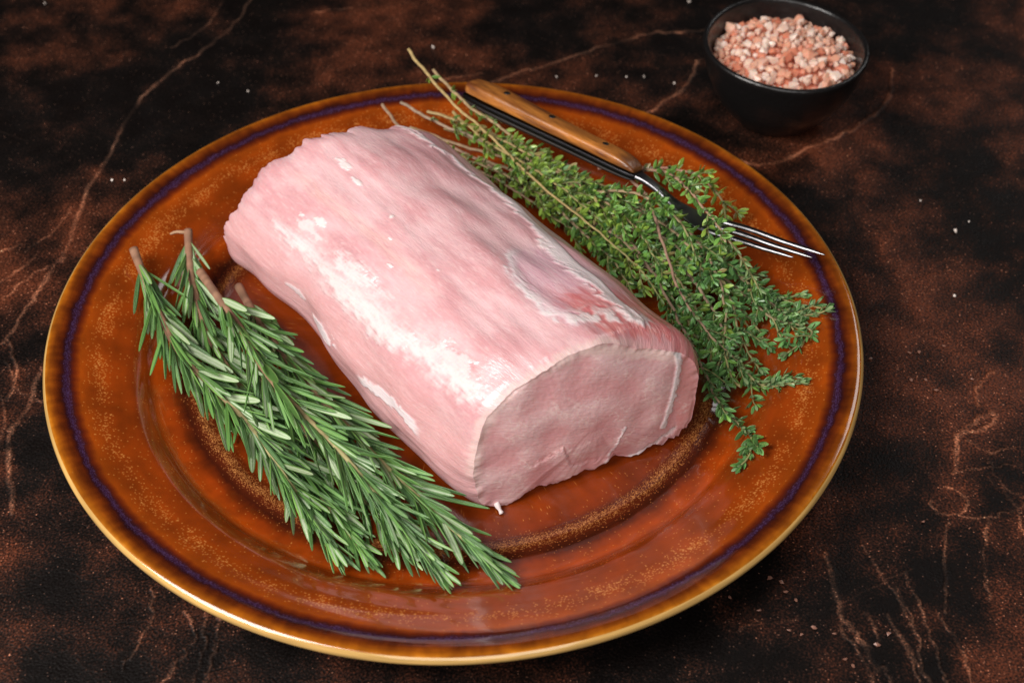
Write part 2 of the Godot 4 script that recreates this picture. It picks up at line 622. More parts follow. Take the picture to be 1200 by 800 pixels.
func pork() -> void:
	var na := 430
	var nk := 330
	var F := []
	var B := []
	var fp := []
	var bp := []
	for k in FRONT.size():
		fp.append(Vector3(FRONT[k][0], FRONT[k][1], 0))
		bp.append(Vector3(BACK[k][0], BACK[k][1], 0))
	for i in na + 1:
		F.append(catmull(fp, float(i) / na * fp.size(), true))
		B.append(catmull(bp, float(i) / na * bp.size(), true))
	var lean := Color(0.69, 0.430, 0.445)
	var lean2 := Color(0.61, 0.315, 0.332)
	var side := Color(0.63, 0.335, 0.335)
	var fat := Color(0.745, 0.665, 0.655)
	var cream := Color(0.80, 0.61, 0.56)
	var silver := Color(0.70, 0.48, 0.52)
	var red := Color(0.56, 0.13, 0.13)
	var V := PackedVector3Array()
	var UV := PackedVector2Array()
	var C := PackedColorArray()
	var zone := PackedByteArray()
	var E0 := []
	for j in nk + 1:
		var k := float(j) / nk
		var s := k * LOIN
		for i in na + 1:
			var a := float(i % na) / na
			var S: Vector3 = F[i].lerp(B[i], k)
			var lo := clampf(1.0 - (S.y - 6.0) / 40.0, 0, 1) * clampf((20.0 - S.x) / 40.0, 0, 1) * (4.2 * sin(PI * pow(k, 1.6)) - 5.5 * sin(PI * minf(1.0, k / 0.6)))
			S.x += lo
			var am := a * AROUND
			if s < 14.0 and S.y < 14.0:   # the ragged lower lip of the cut
				S.y += (n_mid.get_noise_2d(am * 1.1, 3.0) * 2.6 + n_mid.get_noise_2d(am * 4.0, 9.0) * 1.0 + 1.0) * smooth(14.0, 3.0, s) * smooth(14.0, 9.0, S.y) * smooth(0.70, 0.76, a)
			# ---- where the fat, the membrane and the red muscle lie
			var rag := n_rag.get_noise_2d(s * 0.5, am * 0.9)
			var fibr := n_fine.get_noise_2d(s * 0.18, am * 1.6 + 50.0)
			var rag2 := n_fine.get_noise_2d(s * 1.2, am * 1.2)
			var aL := table([[0.0, 0.254], [0.126, 0.252], [0.22, 0.246], [0.30, 0.240], [0.37, 0.230], [0.58, 0.230], [0.65, 0.233], [0.72, 0.235], [0.76, 0.230], [0.83, 0.228]], k)
			var wL := table([[0.0, 2.0], [0.03, 2.4], [0.12, 4.5], [0.2, 3.4], [0.3, 3.6], [0.42, 4.6], [0.55, 4.4], [0.66, 2.8], [0.75, 3.3], [0.8, 2.2], [0.86, 0.0], [1.0, 0.0]], k)
			var fL := smooth(-1.3, 1.9, (wL * 1.0 - absf((a - aL) * AROUND + rag * 2.6)) / 2.2 + rag * 0.7 + rag2 * 0.35 + fibr * 1.1) if wL > 0.0 else 0.0
			fL = maxf(fL, smooth(-0.1, 0.7, blob(k, a, 0.54, 0.262, 17, 5.0) + rag * 0.6 + rag2 * 0.25 + fibr * 0.5) * 0.85)
			fL = maxf(fL, smooth(0.0, 0.3, blob(k, a, 0.155, 0.268, 12, 4.5) + rag * 0.7 + rag2 * 0.3) * 0.8)
			fL = maxf(fL, smooth(0.0, 0.3, blob(k, a, 0.74, 0.262, 7, 2.6) + rag * 0.8) * 0.75)
			# thin milky veil either side of the streak
			var veil := smooth(11.0, 2.0, absf((a - aL - 0.012) * AROUND)) * smooth(0.9, 0.7, k) * smooth(0.02, 0.12, k) * clampf(0.5 + rag * 1.2, 0, 1)
			var aB := table([[0.16, 0.133], [0.19, 0.146], [0.25, 0.146], [0.33, 0.130], [0.40, 0.117]], k)
			var fB := smooth(-0.1, 0.3, (2.9 - absf((a - aB) * AROUND)) / 3.0 + rag * 0.8) * smooth(0.15, 0.18, k) * smooth(0.41, 0.37, k)
			fB = maxf(fB, smooth(0.0, 0.3, blob(k, a, 0.555, 0.128, 10, 4.0) + rag * 0.8))
			fB = maxf(fB, smooth(0.0, 0.3, blob(k, a, 0.69, 0.155, 6, 2.4) + rag * 0.8) * 0.7)
			var aR := table([[0.0, 0.55], [0.16, 0.543], [0.28, 0.548], [0.39, 0.560], [0.49, 0.570], [0.63, 0.588], [0.84, 0.585], [0.87, 0.565]], k)
			var wR := table([[0.04, 0.0], [0.07, 2.6], [0.2, 3.2], [0.33, 3.4], [0.5, 3.0], [0.7, 2.4], [0.9, 1.2]], k)
			var fR := smooth(-0.3, 0.4, (wR - absf((a - aR) * AROUND + rag * 2.0)) / 2.2 + rag * 0.8) if wR > 0.0 else 0.0
			# membrane on the shoulder: lilac, with a white torn border
			var aM := table([[0.0, 0.455], [0.06, 0.440], [0.14, 0.430], [0.24, 0.436], [0.30, 0.442], [0.36, 0.462], [0.42, 0.50]], k)
			var inM := smooth(-1.0, 2.0, (a - aM) * AROUND + rag * 3.5) * smooth(0.42, 0.36, k + rag * 0.03) * smooth(0.585, 0.56, a) * smooth(0.045, 0.085, k + rag * 0.03)
			var border := inM * smooth(5.5, 1.0, absf((a - aM) * AROUND - 1.5 + rag * 4.0)) * clampf(0.75 + rag * 1.3, 0, 1)
			border = maxf(border, inM * smooth(0.15, 0.10, k + rag * 0.05) * clampf(0.7 + rag * 1.6, 0, 1))
			var stripes := clampf(0.5 + 0.9 * n_mid.get_noise_2d(am * 9.0, s * 0.35 + am * 2.0), 0, 1)
			var redz := smooth(0.25, 0.13, k + rag * 0.05) * smooth(0.45, 0.485, a + rag * 0.015) * (0.45 + 0.55 * smooth(0.012, 0.04, k + rag * 0.03)) * smooth(0.70, 0.62, a)
			redz = maxf(redz, smooth(0.575, 0.61, a) * smooth(0.75, 0.68, a) * smooth(0.50, 0.2, k) * 0.85)
			var rim := smooth(3.2, 0.6, s + rag * 1.6) * smooth(0.10, 0.16, a) * smooth(0.56, 0.47, a)
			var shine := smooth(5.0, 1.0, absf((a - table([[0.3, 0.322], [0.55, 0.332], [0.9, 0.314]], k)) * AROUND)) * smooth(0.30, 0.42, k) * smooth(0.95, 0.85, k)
			var spot := 0.0
			for q in [[0.86, 0.391, 5.5, 2.0], [0.785, 0.383, 3.2, 1.1], [0.62, 0.376, 1.2, 0.9], [0.49, 0.309, 1.6, 0.8], [0.73, 0.283, 3.4, 2.0], [0.79, 0.27, 2.2, 1.2], [0.40, 0.36, 1.0, 0.7], [0.56, 0.345, 1.2, 0.6]]:
				spot = maxf(spot, smooth(0.0, 0.3, blob(k, a, q[0], q[1], q[2], q[3]) + rag * 0.9 + rag2 * 0.4))
			# ---- relief
			var out2 := Vector2(S.x - 18.0, S.y - 32.0).normalized()
			var top := smooth(7.0, 14.0, S.y)
			var lowf := n_soft.get_noise_2d(s * 0.8, am * 1.0)
			var fib := n_mid.get_noise_2d(s * 0.55, am * 3.4)
			var strand := n_soft.get_noise_2d(s * 0.45 + 300.0, am * 4.0)
			var d := (lowf * 1.3 + strand * 0.24 * smooth(0.0, 25.0, LOIN - s) + fib * 0.02) * top
			d += (fL * 0.4 + fB * 0.35 + fR * 0.6 + border * 0.22 - inM * 0.2 * (1.0 - border) + spot * 0.35 - veil * 0.1) * top
			d -= shine * 0.5
			d -= 1.3 * smooth(4.0, 0.0, absf((a - 0.29) * AROUND)) * smooth(0.3, 0.6, k) * smooth(1.0, 0.9, k) * 0.5
			var round_r := lerpf(1.6, 5.5, smooth(0.46, 0.56, a) * smooth(0.80, 0.70, a))
			var round_l := lerpf(4.5, 12.0, smooth(0.46, 0.56, a) * smooth(0.80, 0.70, a))
			if s < round_l:
				d -= round_r * pow(1.0 - s / round_l, 2.0)
			var b := LOIN - s
			if b < 9.0:   # the far cut: scalloped and drooping
				d -= 2.2 * pow(1.0 - b / 9.0, 2.0)
			if j == 0:
				var q0 := Vector2(S.x, S.y) - out2 * round_r
				E0.append(FACING * 79.5 + ACROSS * q0.x + Vector3.UP * maxf(q0.y, 5.6) + FACING * q0.y * -0.15)
			S.x += out2.x * d
			S.y += out2.y * d
			var P := FACING * 79.5 - ALONG * s + ACROSS * S.x + Vector3.UP * maxf(S.y, 5.6) + FACING * S.y * (-0.15 * (1.0 - k) * (1.0 - k) + 0.02 * k)
			if b < 14.0:
				P -= ALONG * (n_mid.get_noise_2d(am * 0.75, 7.0) * 3.0 + n_mid.get_noise_2d(am * 2.4, 17.0) * 0.5) * pow(1.0 - b / 14.0, 1.3)
			if s < 4.0:
				P += FACING * n_mid.get_noise_2d(am * 0.9, 31.0) * 0.9 * pow(1.0 - s / 4.0, 1.5)
			V.append(P * MM)
			UV.append(Vector2(s / 34.0, am / 34.0))
			# ---- colour
			var c := lean.lerp(lean2, clampf(0.5 + lowf * 0.7 + strand * 0.5 + n_low.get_noise_2d(s * 1.3, am * 2.2 + 400.0) * 0.8, 0, 1))
			c = c.lerp(side, smooth(0.235, 0.17, a) * 0.85)
			c = c.lerp(Color(0.75, 0.54, 0.54), clampf(fib * 0.3 + n_fine.get_noise_2d(s * 0.25, am * 2.2) * 0.4, 0, 0.35))
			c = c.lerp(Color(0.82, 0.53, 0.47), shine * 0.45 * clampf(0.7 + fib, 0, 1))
			c = c.lerp(Color(0.80, 0.56, 0.55), veil * 0.4)
			c = c.lerp(silver.lerp(Color(0.58, 0.30, 0.36), stripes), inM * 0.9)
			c = c.lerp(red.lerp(Color(0.66, 0.24, 0.22), clampf(0.4 + fib * 1.2 + rag * 0.5, 0, 1)), redz * 0.9)
			c = c.lerp(cream, rim * 0.6)
			c = c.lerp(fat, maxf(border * 0.85, fR * 0.8))
			c = c.lerp(fat, fL * 0.88)
			c = c.lerp(Color(0.80, 0.68, 0.69), fB * 0.9)
			c = c.lerp(fat, spot * 0.9)
			c = c.lerp(c * 0.84, clampf(-rag2 * 0.5 - fibr * 0.7, 0, 1))
			c = c.lerp(Color(0.76, 0.56, 0.56), clampf(fibr * 1.3 - 0.45 + rag * 0.4, 0, 0.4) * smooth(0.2, 0.26, a))
			c.a = 1.0
			C.append(c)
			zone.append(1 if fL > 0.5 else (2 if fR > 0.5 else (3 if border > 0.5 or inM > 0.5 else (4 if fB > 0.5 else (5 if redz > 0.5 else 0)))))
	var t := grid_tris(na, nk)
	var N := normals_of(V, t, Vector3.ZERO, na + 1)
	var region := PackedByteArray()
	region.resize(t.size() / 3)
	for k in region.size():
		region[k] = zone[t[k * 3]]
	var o := thing("pork_loin", "large raw boneless pork loin joint, pale pink with white fat streaks, on the plate", "raw meat")
	var meat := tinted(0.21, 0.5)
	meat.subsurf_scatter_enabled = true
	meat.subsurf_scatter_strength = 0.10
	var iso := bytes_image(512, 512, noise(61, 0.035, 4))
	var str1 := bytes_image(512, 512, noise(62, 0.04, 3), 0.22, 1.0)
	var str2 := bytes_image(512, 512, noise(63, 0.10, 2), 0.22, 1.0)
	var hb := PackedByteArray()
	hb.resize(512 * 512)
	for k in hb.size():
		hb[k] = int(clampf(iso[k] * 0.10 + str1[k] * 0.55 + str2[k] * 0.4, 0, 255))
	var fibre := gray(512, 512, hb)
	bump(meat, fibre, 0.015)
	var names := ["lean", "fat_streak", "fat_ridge", "silverskin", "fat_patch", "dark_muscle"]
	for r in 6:
		part(names[r], region_mesh(V, N, t, UV, C, region, r), meat, o)

	# ---- the near cut face
	var nr := 130
	var fV := PackedVector3Array()
	var fU := PackedVector2Array()
	var fC := PackedColorArray()
	var fz := PackedByteArray()
	var mid := FACING * 76.0 + ACROSS * 18.0 + Vector3.UP * 31.0
	for j in nr + 1:
		var u := float(j) / nr
		for i in na + 1:
			var e: Vector3 = V[i % na] / MM
			var e0: Vector3 = E0[i % na]
			var P := e0.lerp(mid, u) + (e - e0) * smooth(0.10, 0.0, u)
			var p := Vector2(P.dot(ACROSS), P.y)
			var lift := 2.6 * (1.0 - (1.0 - u) * (1.0 - u))
			var nz := n_soft.get_noise_2d(p.x * 1.7 + 90.0, p.y * 1.7)
			var grain := n_mid.get_noise_2d(p.x * 1.0 - p.y * 0.6, p.y * 2.6 + p.x * 1.0)
			var fine := n_fine.get_noise_2d(p.x * 1.5, p.y * 1.5)
			var rag := n_rag.get_noise_2d(p.x * 1.4 + 200.0, p.y * 1.4)
			var w := p + Vector2(rag, n_rag.get_noise_2d(p.x * 1.4, p.y * 1.4 + 99.0)) * 1.1
			var seam := smooth(1.9, 0.7, near_line(w, [[51.0, 48.0], [51.9, 40.2], [49.3, 30.1], [45.3, 17.2]]) + rag * 0.7)
			var seam2 := smooth(1.5, 0.4, near_line(w, [[50.1, 13.5], [41.1, 9.7], [32.9, 7.2], [27.8, 6.5]])) * 0.75
			var vein := smooth(0.9, 0.2, near_line(w, [[29.2, 25.2], [26.4, 18.3], [22.2, 8.8]]))
			var topfat := smooth(3.0, 0.8, near_line(w, [[17.9, 60.5], [27.2, 56.5], [36.8, 51.5], [50.0, 46.0]]) + rag) * 0.8
			var web := smooth(0.42, 0.08, absf(n_rag.get_noise_2d(p.x * 0.36 + 40.0, p.y * 0.5 + p.x * 0.15)) * 4.0) * 0.7 * clampf(0.5 + nz * 1.5, 0, 1) * smooth(0.02, 0.1, u)
			var left := smooth(4.6, 0.4, near_line(w, [[-26.5, 12.0], [-27.0, 22.0], [-24.0, 37.2], [-17.0, 48.8], [-8.0, 56.0], [6.0, 59.0], [18.0, 61.0]])) * 0.7
			var side_m := smooth(-1.0, 1.0, p.x - 51.0 + rag * 2.0)
			# torn ledge near the bottom
			var ledge_y := table([[-10.0, 20.0], [-4.0, 22.3], [0.5, 23.4], [5.5, 26.0], [9.0, 15.0], [16.0, 13.5], [24.0, 12.0], [30.0, 9.0]], p.x) + rag * 1.5
			var ledge := smooth(1.2, -1.2, p.y - ledge_y) * smooth(-10.0, -3.0, p.x) * smooth(33.0, 27.0, p.x)
			lift += nz * 0.55 + grain * 0.03 + ledge * 0.45 + seam * 0.5 + vein * 0.3 - 0.6 * seam2 + rag * 0.06
			lift += smooth(0.0, 1.0, p.y / 14.0) * 0.0
			P += FACING * lift * smooth(0.0, 0.05, u)
			if P.y < 7.0 and u < 0.3:
				P.y = maxf(P.y, 5.6)
			fV.append(P * MM)
			fU.append(Vector2((p.x - p.y * 0.4) / 40.0, (p.y + p.x * 0.4) / 40.0))
			var c := Color(0.67, 0.345, 0.35).lerp(Color(0.74, 0.48, 0.48), clampf(0.5 + nz * 0.7 + grain * 0.35 + n_low.get_noise_2d(p.x * 1.6, p.y * 2.4 + 500.0) * 0.7, 0, 1))
			c = c.lerp(Color(0.70, 0.28, 0.26), side_m * 0.5)
			c = c.lerp(Color(0.56, 0.24, 0.235), clampf(grain * 0.25 - fine * 0.15, 0, 0.3))
			c = c.lerp(Color(0.80, 0.60, 0.55), left)
			c = c.lerp(Color(0.82, 0.60, 0.57), web)
			c = c.lerp(Color(0.50, 0.16, 0.15), smooth(1.3, 0.2, absf(p.y - ledge_y - 0.8)) * smooth(-10.0, -3.0, p.x) * smooth(33.0, 27.0, p.x) * 0.3)
			c = c.lerp(Color(0.80, 0.58, 0.53), topfat)
			c = c.lerp(fat, clampf(maxf(maxf(seam, seam2), vein * 0.85), 0, 1) * 0.92)
			c.a = 1.0
			fC.append(c)
			fz.append(1 if seam > 0.5 or vein > 0.5 or seam2 > 0.5 else 0)
	var ft := grid_tris(na, nr)
	var fN := normals_of(fV, ft, FACING, na + 1)
	var fr := PackedByteArray()
	fr.resize(ft.size() / 3)
	for k in fr.size():
		fr[k] = fz[ft[k * 3]]
	var cut: StandardMaterial3D = meat.duplicate()
	cut.roughness = 0.27
	cut.roughness = 0.16
	cut.heightmap_texture = gray(512, 512, bytes_image(512, 512, noise(64, 0.06, 3), 0.3, 1.0))
	cut.heightmap_scale = 0.009
	part("cut_face", region_mesh(fV, fN, ft, fU, fC, fr, 0), cut, o)
	part("fat_seam", region_mesh(fV, fN, ft, fU, fC, fr, 1), cut, o)

	# ---- the far cut face, and a shred of fat hanging from the near corner
	var bV := PackedVector3Array()
	var bC := PackedColorArray()
	var bU := PackedVector2Array()
	var last := nk * (na + 1)
	var bm := Vector3.ZERO
	var flat := []
	for i in na:
		bm += V[last + i] / na
	for i in na:   # the outline without its ragged edge
		var q := Vector3.ZERO
		for w in range(-12, 13):
			q += V[last + posmod(i + w, na)] / 25.0
		flat.append(q - FACING * (q - bm).dot(FACING) * 0.8)
	for j in 41:
		var u := j / 40.0
		for i in na + 1:
			var e := V[last + i % na]
			var f0: Vector3 = flat[i % na]
			var P := f0.lerp(bm, u) + (e - f0) * smooth(0.12, 0.0, u)
			var p := Vector2(P.dot(ACROSS), P.y) / MM
			P -= FACING * (1.6 * u + n_low.get_noise_2d(p.x * 1.4, p.y * 1.4) * 1.4 * smooth(0.0, 0.15, u)) * MM
			bV.append(P)
			bU.append(p / 40.0)
			bC.append(lean2.lerp(lean, clampf(0.5 + n_mid.get_noise_2d(p.x, p.y * 2.0), 0, 1)))
	part("far_cut", smooth_mesh(bV, grid_tris(na, 40), -FACING, bU, bC, na + 1), cut, o)
	var sp := PackedVector3Array()
	var sr := PackedFloat32Array()
	var base := FACING * 77.4 + ACROSS * -19.0 + Vector3.UP * 9.0
	for k in 8:
		var f := k / 7.0
		sp.append((base + FACING * (1.0 + 3.4 * sin(f * 1.5)) + ACROSS * f * 0.6 - Vector3.UP * f * 3.6 + Vector3.UP * f * f * 1.2) * MM)
		sr.append((0.95 - 0.25 * f + 0.2 * sin(f * 9.0)) * MM * (0.45 if k == 7 else 1.0))
	var shred_m := std(Color(0.93, 0.87, 0.86), 0.3)
	part("fat_shred", tube(sp, sr, 8), shred_m, o)


# ---------------------------------------------------------------- herbs
# How far right of the loin's middle its flank reaches at height y (mm).
const FLANK := [[0.0, 54.0], [8.0, 58.0], [20.0, 66.0], [31.0, 69.0], [42.0, 67.0], [50.0, 60.0], [57.0, 48.0], [63.0, 30.0]]


# Moves a point (mm) that lies inside the loin out of its nearer flank.
func clear_of_loin(p: Vector3, margin: float) -> Vector3:
	var s := (79.5 - p.dot(FACING)) / 0.9676
	if s < -margin or s > LOIN + margin + 3.0 or p.y > 64.0:
		return p
	var u := (p - FACING * 79.5 + ALONG * s).dot(ACROSS)
	var right: float = table(FLANK, p.y) + margin
	var left := -29.0 - 3.0 * sin(PI * clampf(s / 100.0, 0, 1)) - margin
	if u > 15.0 and u < right:
		return p + ACROSS * (right - u)
	if u <= 15.0 and u > left and p.y < 50.0:
		return p + ACROSS * (left - u)
	return p


func above_plate(p: Vector3, gap: float) -> Vector3:
	p.y = maxf(p.y, plate_y(p.x, p.z) + gap)
	return p


# x runs along the leaf from 0 to 1, y is its upper side, z its width of -1 to 1.
func leaf_mesh(ring: Array, width: Array, bend: float, twist: float, top: Color, edge: Color, under: Color, kinds: Array) -> ArrayMesh:
	var V := PackedVector3Array()
	var C := PackedColorArray()
	var n := ring.size()
	for j in width.size():
		var t := float(width[j][0])
		var w := float(width[j][1])
		for i in n + 1:
			var r: Array = ring[i % n]
			var q := Vector2(r[0] * w, r[1] * w).rotated(twist * t)
			V.append(Vector3(t, q.y + bend * (t * t - 0.4 * t), q.x))
			var c: Color = [top, edge, under][kinds[i % n]]
			c = c.lerp(c * 1.25, t * 0.5)
			c.a = 1.0
			C.append(c)
	return smooth_mesh(V, grid_tris(n, width.size() - 1), Vector3.ZERO, PackedVector2Array(), C, n + 1)


# A basis whose x is the leaf's direction (scaled), y near «up».
func leaf_frame(at: Vector3, dir: Vector3, up: Vector3, roll: float, length: float, half_width: float) -> Transform3D:
	var x := dir.normalized()
	var y := (up - x * up.dot(x))
	y = y.normalized() if y.length() > 1e-3 else x.cross(Vector3.RIGHT).normalized()
	y = y.rotated(x, roll)
	var z := x.cross(y)
	return Transform3D(Basis(x * length, y * half_width, z * half_width), at)


func rosemary() -> void:
	var ring := [[-0.45, -0.30], [-1.0, -0.08], [-0.72, 0.30], [-0.16, 0.36], [0.0, 0.16], [0.16, 0.36], [0.72, 0.30], [1.0, -0.08], [0.45, -0.30], [0.12, -0.14], [0.0, -0.26], [-0.12, -0.14]]
	var kinds := [1, 1, 0, 1, 0, 1, 0, 1, 1, 2, 2, 2]
	var width := [[0.0, 0.30], [0.05, 0.42], [0.16, 0.72], [0.32, 0.95], [0.52, 1.0], [0.72, 0.94], [0.89, 0.68], [0.97, 0.38], [1.0, 0.08]]
	var leaves := []
	for k in 9:
		var g := [0.6, 1.0, 1.45][k % 3] as float
		var top := Color(0.042 * g, 0.112 * g, 0.033 * g)
		var edge := Color(0.155 * (0.5 + 0.5 * g), 0.30 * (0.5 + 0.5 * g), 0.085)
		var under := Color(0.42, 0.51, 0.34) * (0.85 + 0.08 * (k % 4))
		leaves.append(leaf_mesh(ring, width, [0.06, -0.05, 0.11][k / 3], rng.randf_range(-0.35, 0.35), top, edge, under, kinds))
	# broad leaves seen from their felted side
	var wide := [[-0.80, -0.10], [-1.0, 0.02], [-0.6, 0.22], [0.0, 0.14], [0.6, 0.22], [1.0, 0.02], [0.80, -0.10], [0.50, -0.02], [0.08, -0.04], [0.0, -0.16], [-0.08, -0.04], [-0.50, -0.02]]
	for k in 3:
		leaves.append(leaf_mesh(wide, width, [0.03, -0.06, 0.08][k], 0.15, Color(0.06, 0.13, 0.03), Color(0.12, 0.24, 0.055), Color(0.40, 0.49, 0.31), [1, 1, 0, 0, 0, 1, 1, 2, 2, 1, 2, 2]))
	var lm := tinted(0.30, 0.55)
	lm.backlight_enabled = true
	lm.backlight = Color(0.18, 0.22, 0.08)
	bump(lm, gray(256, 256, bytes_image(256, 256, noise(71, 0.2, 2))), 0.006)
	lm.uv1_triplanar = true
	lm.uv1_scale = Vector3(3, 3, 3)
	var bark := tinted(0.7, 0.3)
	var G := "rosemary sprigs on the left of the plate"
	sprig_rosemary("rosemary sprig with bare brown stem end nearest the plate's left rim", G, [[-126.4, 24, -34.7], [-122.1, 20.0, -25.8], [-113.7, 17.0, -8.8], [-102.4, 16.0, 13.1], [-88.5, 15.0, 29.5], [-73.2, 15.0, 46.9], [-59.3, 15.0, 67.7], [-46.4, 15.0, 88.1], [-36.8, 13.0, 102.5]], 8.0, leaves, lm, bark, 25.5)
	sprig_rosemary("rosemary sprig topped by a forked dry twig, tucked beneath the others", G, [[-107.5, 22.0, -47.8], [-105.3, 18.0, -34.2], [-101.6, 14.0, -20.2], [-93.3, 11.0, 1.3], [-79.1, 9.5, 24.3], [-62.1, 9.5, 49.3], [-44.3, 10.0, 76.7], [-25.7, 11.0, 104.3]], 7.0, leaves, lm, bark, 25.0)
	sprig_rosemary("uppermost rosemary sprig with thick brown stem lying over the middle of the bunch", G, [[-97.7, 26.0, -19.1], [-87.9, 25.0, -4.0], [-76.6, 25.0, 13.7], [-66.3, 24.0, 32.6], [-53.1, 23.0, 49.3], [-36.8, 22.0, 68.0], [-21.2, 19.0, 87.7], [-7.9, 16.0, 104.6], [-2.0, 14.0, 112.0]], 18.0, leaves, lm, bark, 25.5)
	sprig_rosemary("rosemary sprig lying closest alongside the pork loin", G, [[-85.4, 14.0, -24.0], [-77.1, 14.0, -8.2], [-65.6, 15.0, 11.2], [-52.1, 16.0, 31.3], [-34.8, 17.0, 53.9], [-17.6, 17.0, 75.0], [-1.4, 16.0, 92.4], [11.4, 14.0, 105.5], [18.0, 12.0, 111.8]], 12.0, leaves, lm, bark, 24.5)
	sprig_rosemary("short leafy rosemary sprig under the lower middle of the bunch", G, [[-74.1, 9.0, 15.0], [-57.0, 9.0, 40.7], [-37.8, 10.0, 67.3], [-21.6, 11.0, 90.3], [-14.4, 11.0, 100.7]], 0.0, leaves, lm, bark, 24.0)
	# the dry fork on the second sprig's end
	var o: Node3D = get_node("rosemary_sprig_001")
	var tw := PackedVector3Array()
	for k in 6:
		tw.append(v3([-107.5 - k * 1.35, 22.0 + 0.3 * k - 0.06 * k * k, -47.0 + 0.35 * sin(k * 1.4) + 0.25 * k]) - o.position)
	part("dry_twig", tube(tw, PackedFloat32Array([0.0008, 0.00075, 0.0007, 0.0006, 0.0006, 0.0004]), 6, PackedColorArray([Color(0.36, 0.22, 0.13), Color(0.36, 0.22, 0.13), Color(0.4, 0.25, 0.15), Color(0.4, 0.25, 0.15), Color(0.4, 0.25, 0.15), Color(0.4, 0.25, 0.15)])), bark, o)


func sprig_rosemary(label: String, group: String, path: Array, bare: float, leaves: Array, lm: Material, bark: Material, longest: float) -> void:
	var P := []
	for q in path:
		P.append(above_plate(clear_of_loin(Vector3(q[0], q[1], q[2]), 1.5), 2.0) * MM)
	var w := walk(P, 0.0015)
	var o := thing("rosemary_sprig", label, "herb sprig", P[0], group)
	var total := (w.size() - 1) * 1.5
	var rad := PackedFloat32Array()
	var cols := PackedColorArray()
	var loc := PackedVector3Array()
	for k in w.size():
		var f := float(k) / (w.size() - 1)
		loc.append(w[k] - P[0])
		rad.append((lerpf(1.75, 0.55, pow(f, 0.7)) + 0.14 * n_fine.get_noise_2d(k * 2.0, total)) * MM)
		var woody := Color(0.25, 0.135, 0.085).lerp(Color(0.34, 0.30, 0.14), smooth(0.25, 0.75, f))
		cols.append(woody * (1.0 + 0.5 * n_mid.get_noise_2d(k * 4.0, total)))
	part("stem", tube(loc, rad, 9, cols), bark, o)
	var at := bare
	var turn := rng.randf() * TAU
	var count := 0
	while at < total - 0.5 and count < 296:
		var f := at / total
		var k := clampi(int(at / 1.5), 1, w.size() - 2)
		var c: Vector3 = w[k] / MM
		var fwd: Vector3 = (w[k + 1] - w[k - 1]).normalized()
		var sx := fwd.cross(Vector3.UP).normalized()
		var sy := sx.cross(fwd).normalized()
		turn += PI * 0.5 + rng.randf_range(-0.3, 0.3)
		var grow := smooth(-2.0, 16.0, at - bare)
		var tip := smooth(1.0, 0.72, f)
		for m in 6:
			var az := turn + PI * m + (rng.randf_range(-0.7, 0.7) if m > 1 else rng.randf_range(-0.2, 0.2))
			var length := longest * lerpf(0.8, 1.0, grow) * lerpf(0.50, 1.0, tip) * rng.randf_range(0.78, 1.12)
			if m > 1:
				length *= rng.randf_range(0.5, 0.95)
			if m > 3 and rng.randf() < 0.35:
				continue
			var splay := deg_to_rad(rng.randf_range(12, 34) if m < 2 else rng.randf_range(6, 26)) * lerpf(0.55, 1.0, tip)
			var rad_dir := sx * cos(az) + sy * sin(az)
			# a sprig that lies flat spreads sideways rather than up and down
			rad_dir = (rad_dir - Vector3.UP * rad_dir.y * (0.25 if rad_dir.y > 0.0 else 0.55)).normalized()
			var dir := (fwd * cos(splay) + rad_dir * sin(splay) + Vector3(rng.randf_range(-0.05, 0.05), rng.randf_range(-0.05, 0.03), rng.randf_range(-0.05, 0.05))).normalized()
			var base := c + rad_dir * rad[k] / MM * 0.6
			base = above_plate(base, 0.9)
			var end := above_plate(clear_of_loin(base + dir * length, 1.0), 1.0)
			if Vector2(end.x, end.z).length() > 143.0:
				continue
			var mid := above_plate((base + end) * 0.5, 1.0)
			if mid.y > (base.y + end.y) * 0.5 + 0.2:
				end.y += (mid.y - (base.y + end.y) * 0.5) * 1.2
			if end.distance_to(base) < length * 0.7:
				continue
			dir = (end - base).normalized()
			var face := (rad_dir * -0.5 + fwd * 0.6 + Vector3.UP * 0.7).normalized()
			var roll := rng.randf_range(-0.8, 0.8)
			var which := rng.randi() % 9
			var half := rng.randf_range(0.68, 1.02)
			if rng.randf() < 0.32:
				roll += PI
				if m < 2 and tip > 0.5:
					which = 9 + rng.randi() % 3
					half = rng.randf_range(1.25, 1.75)
			part("leaf" if count == 0 else "leaf_%03d" % count, leaves[which], lm, o, leaf_frame((base * MM) - P[0], dir, face, roll, length * MM, half * MM))
			count += 1
		at += lerpf(3.9, 2.4, smooth(0.75, 1.0, f))


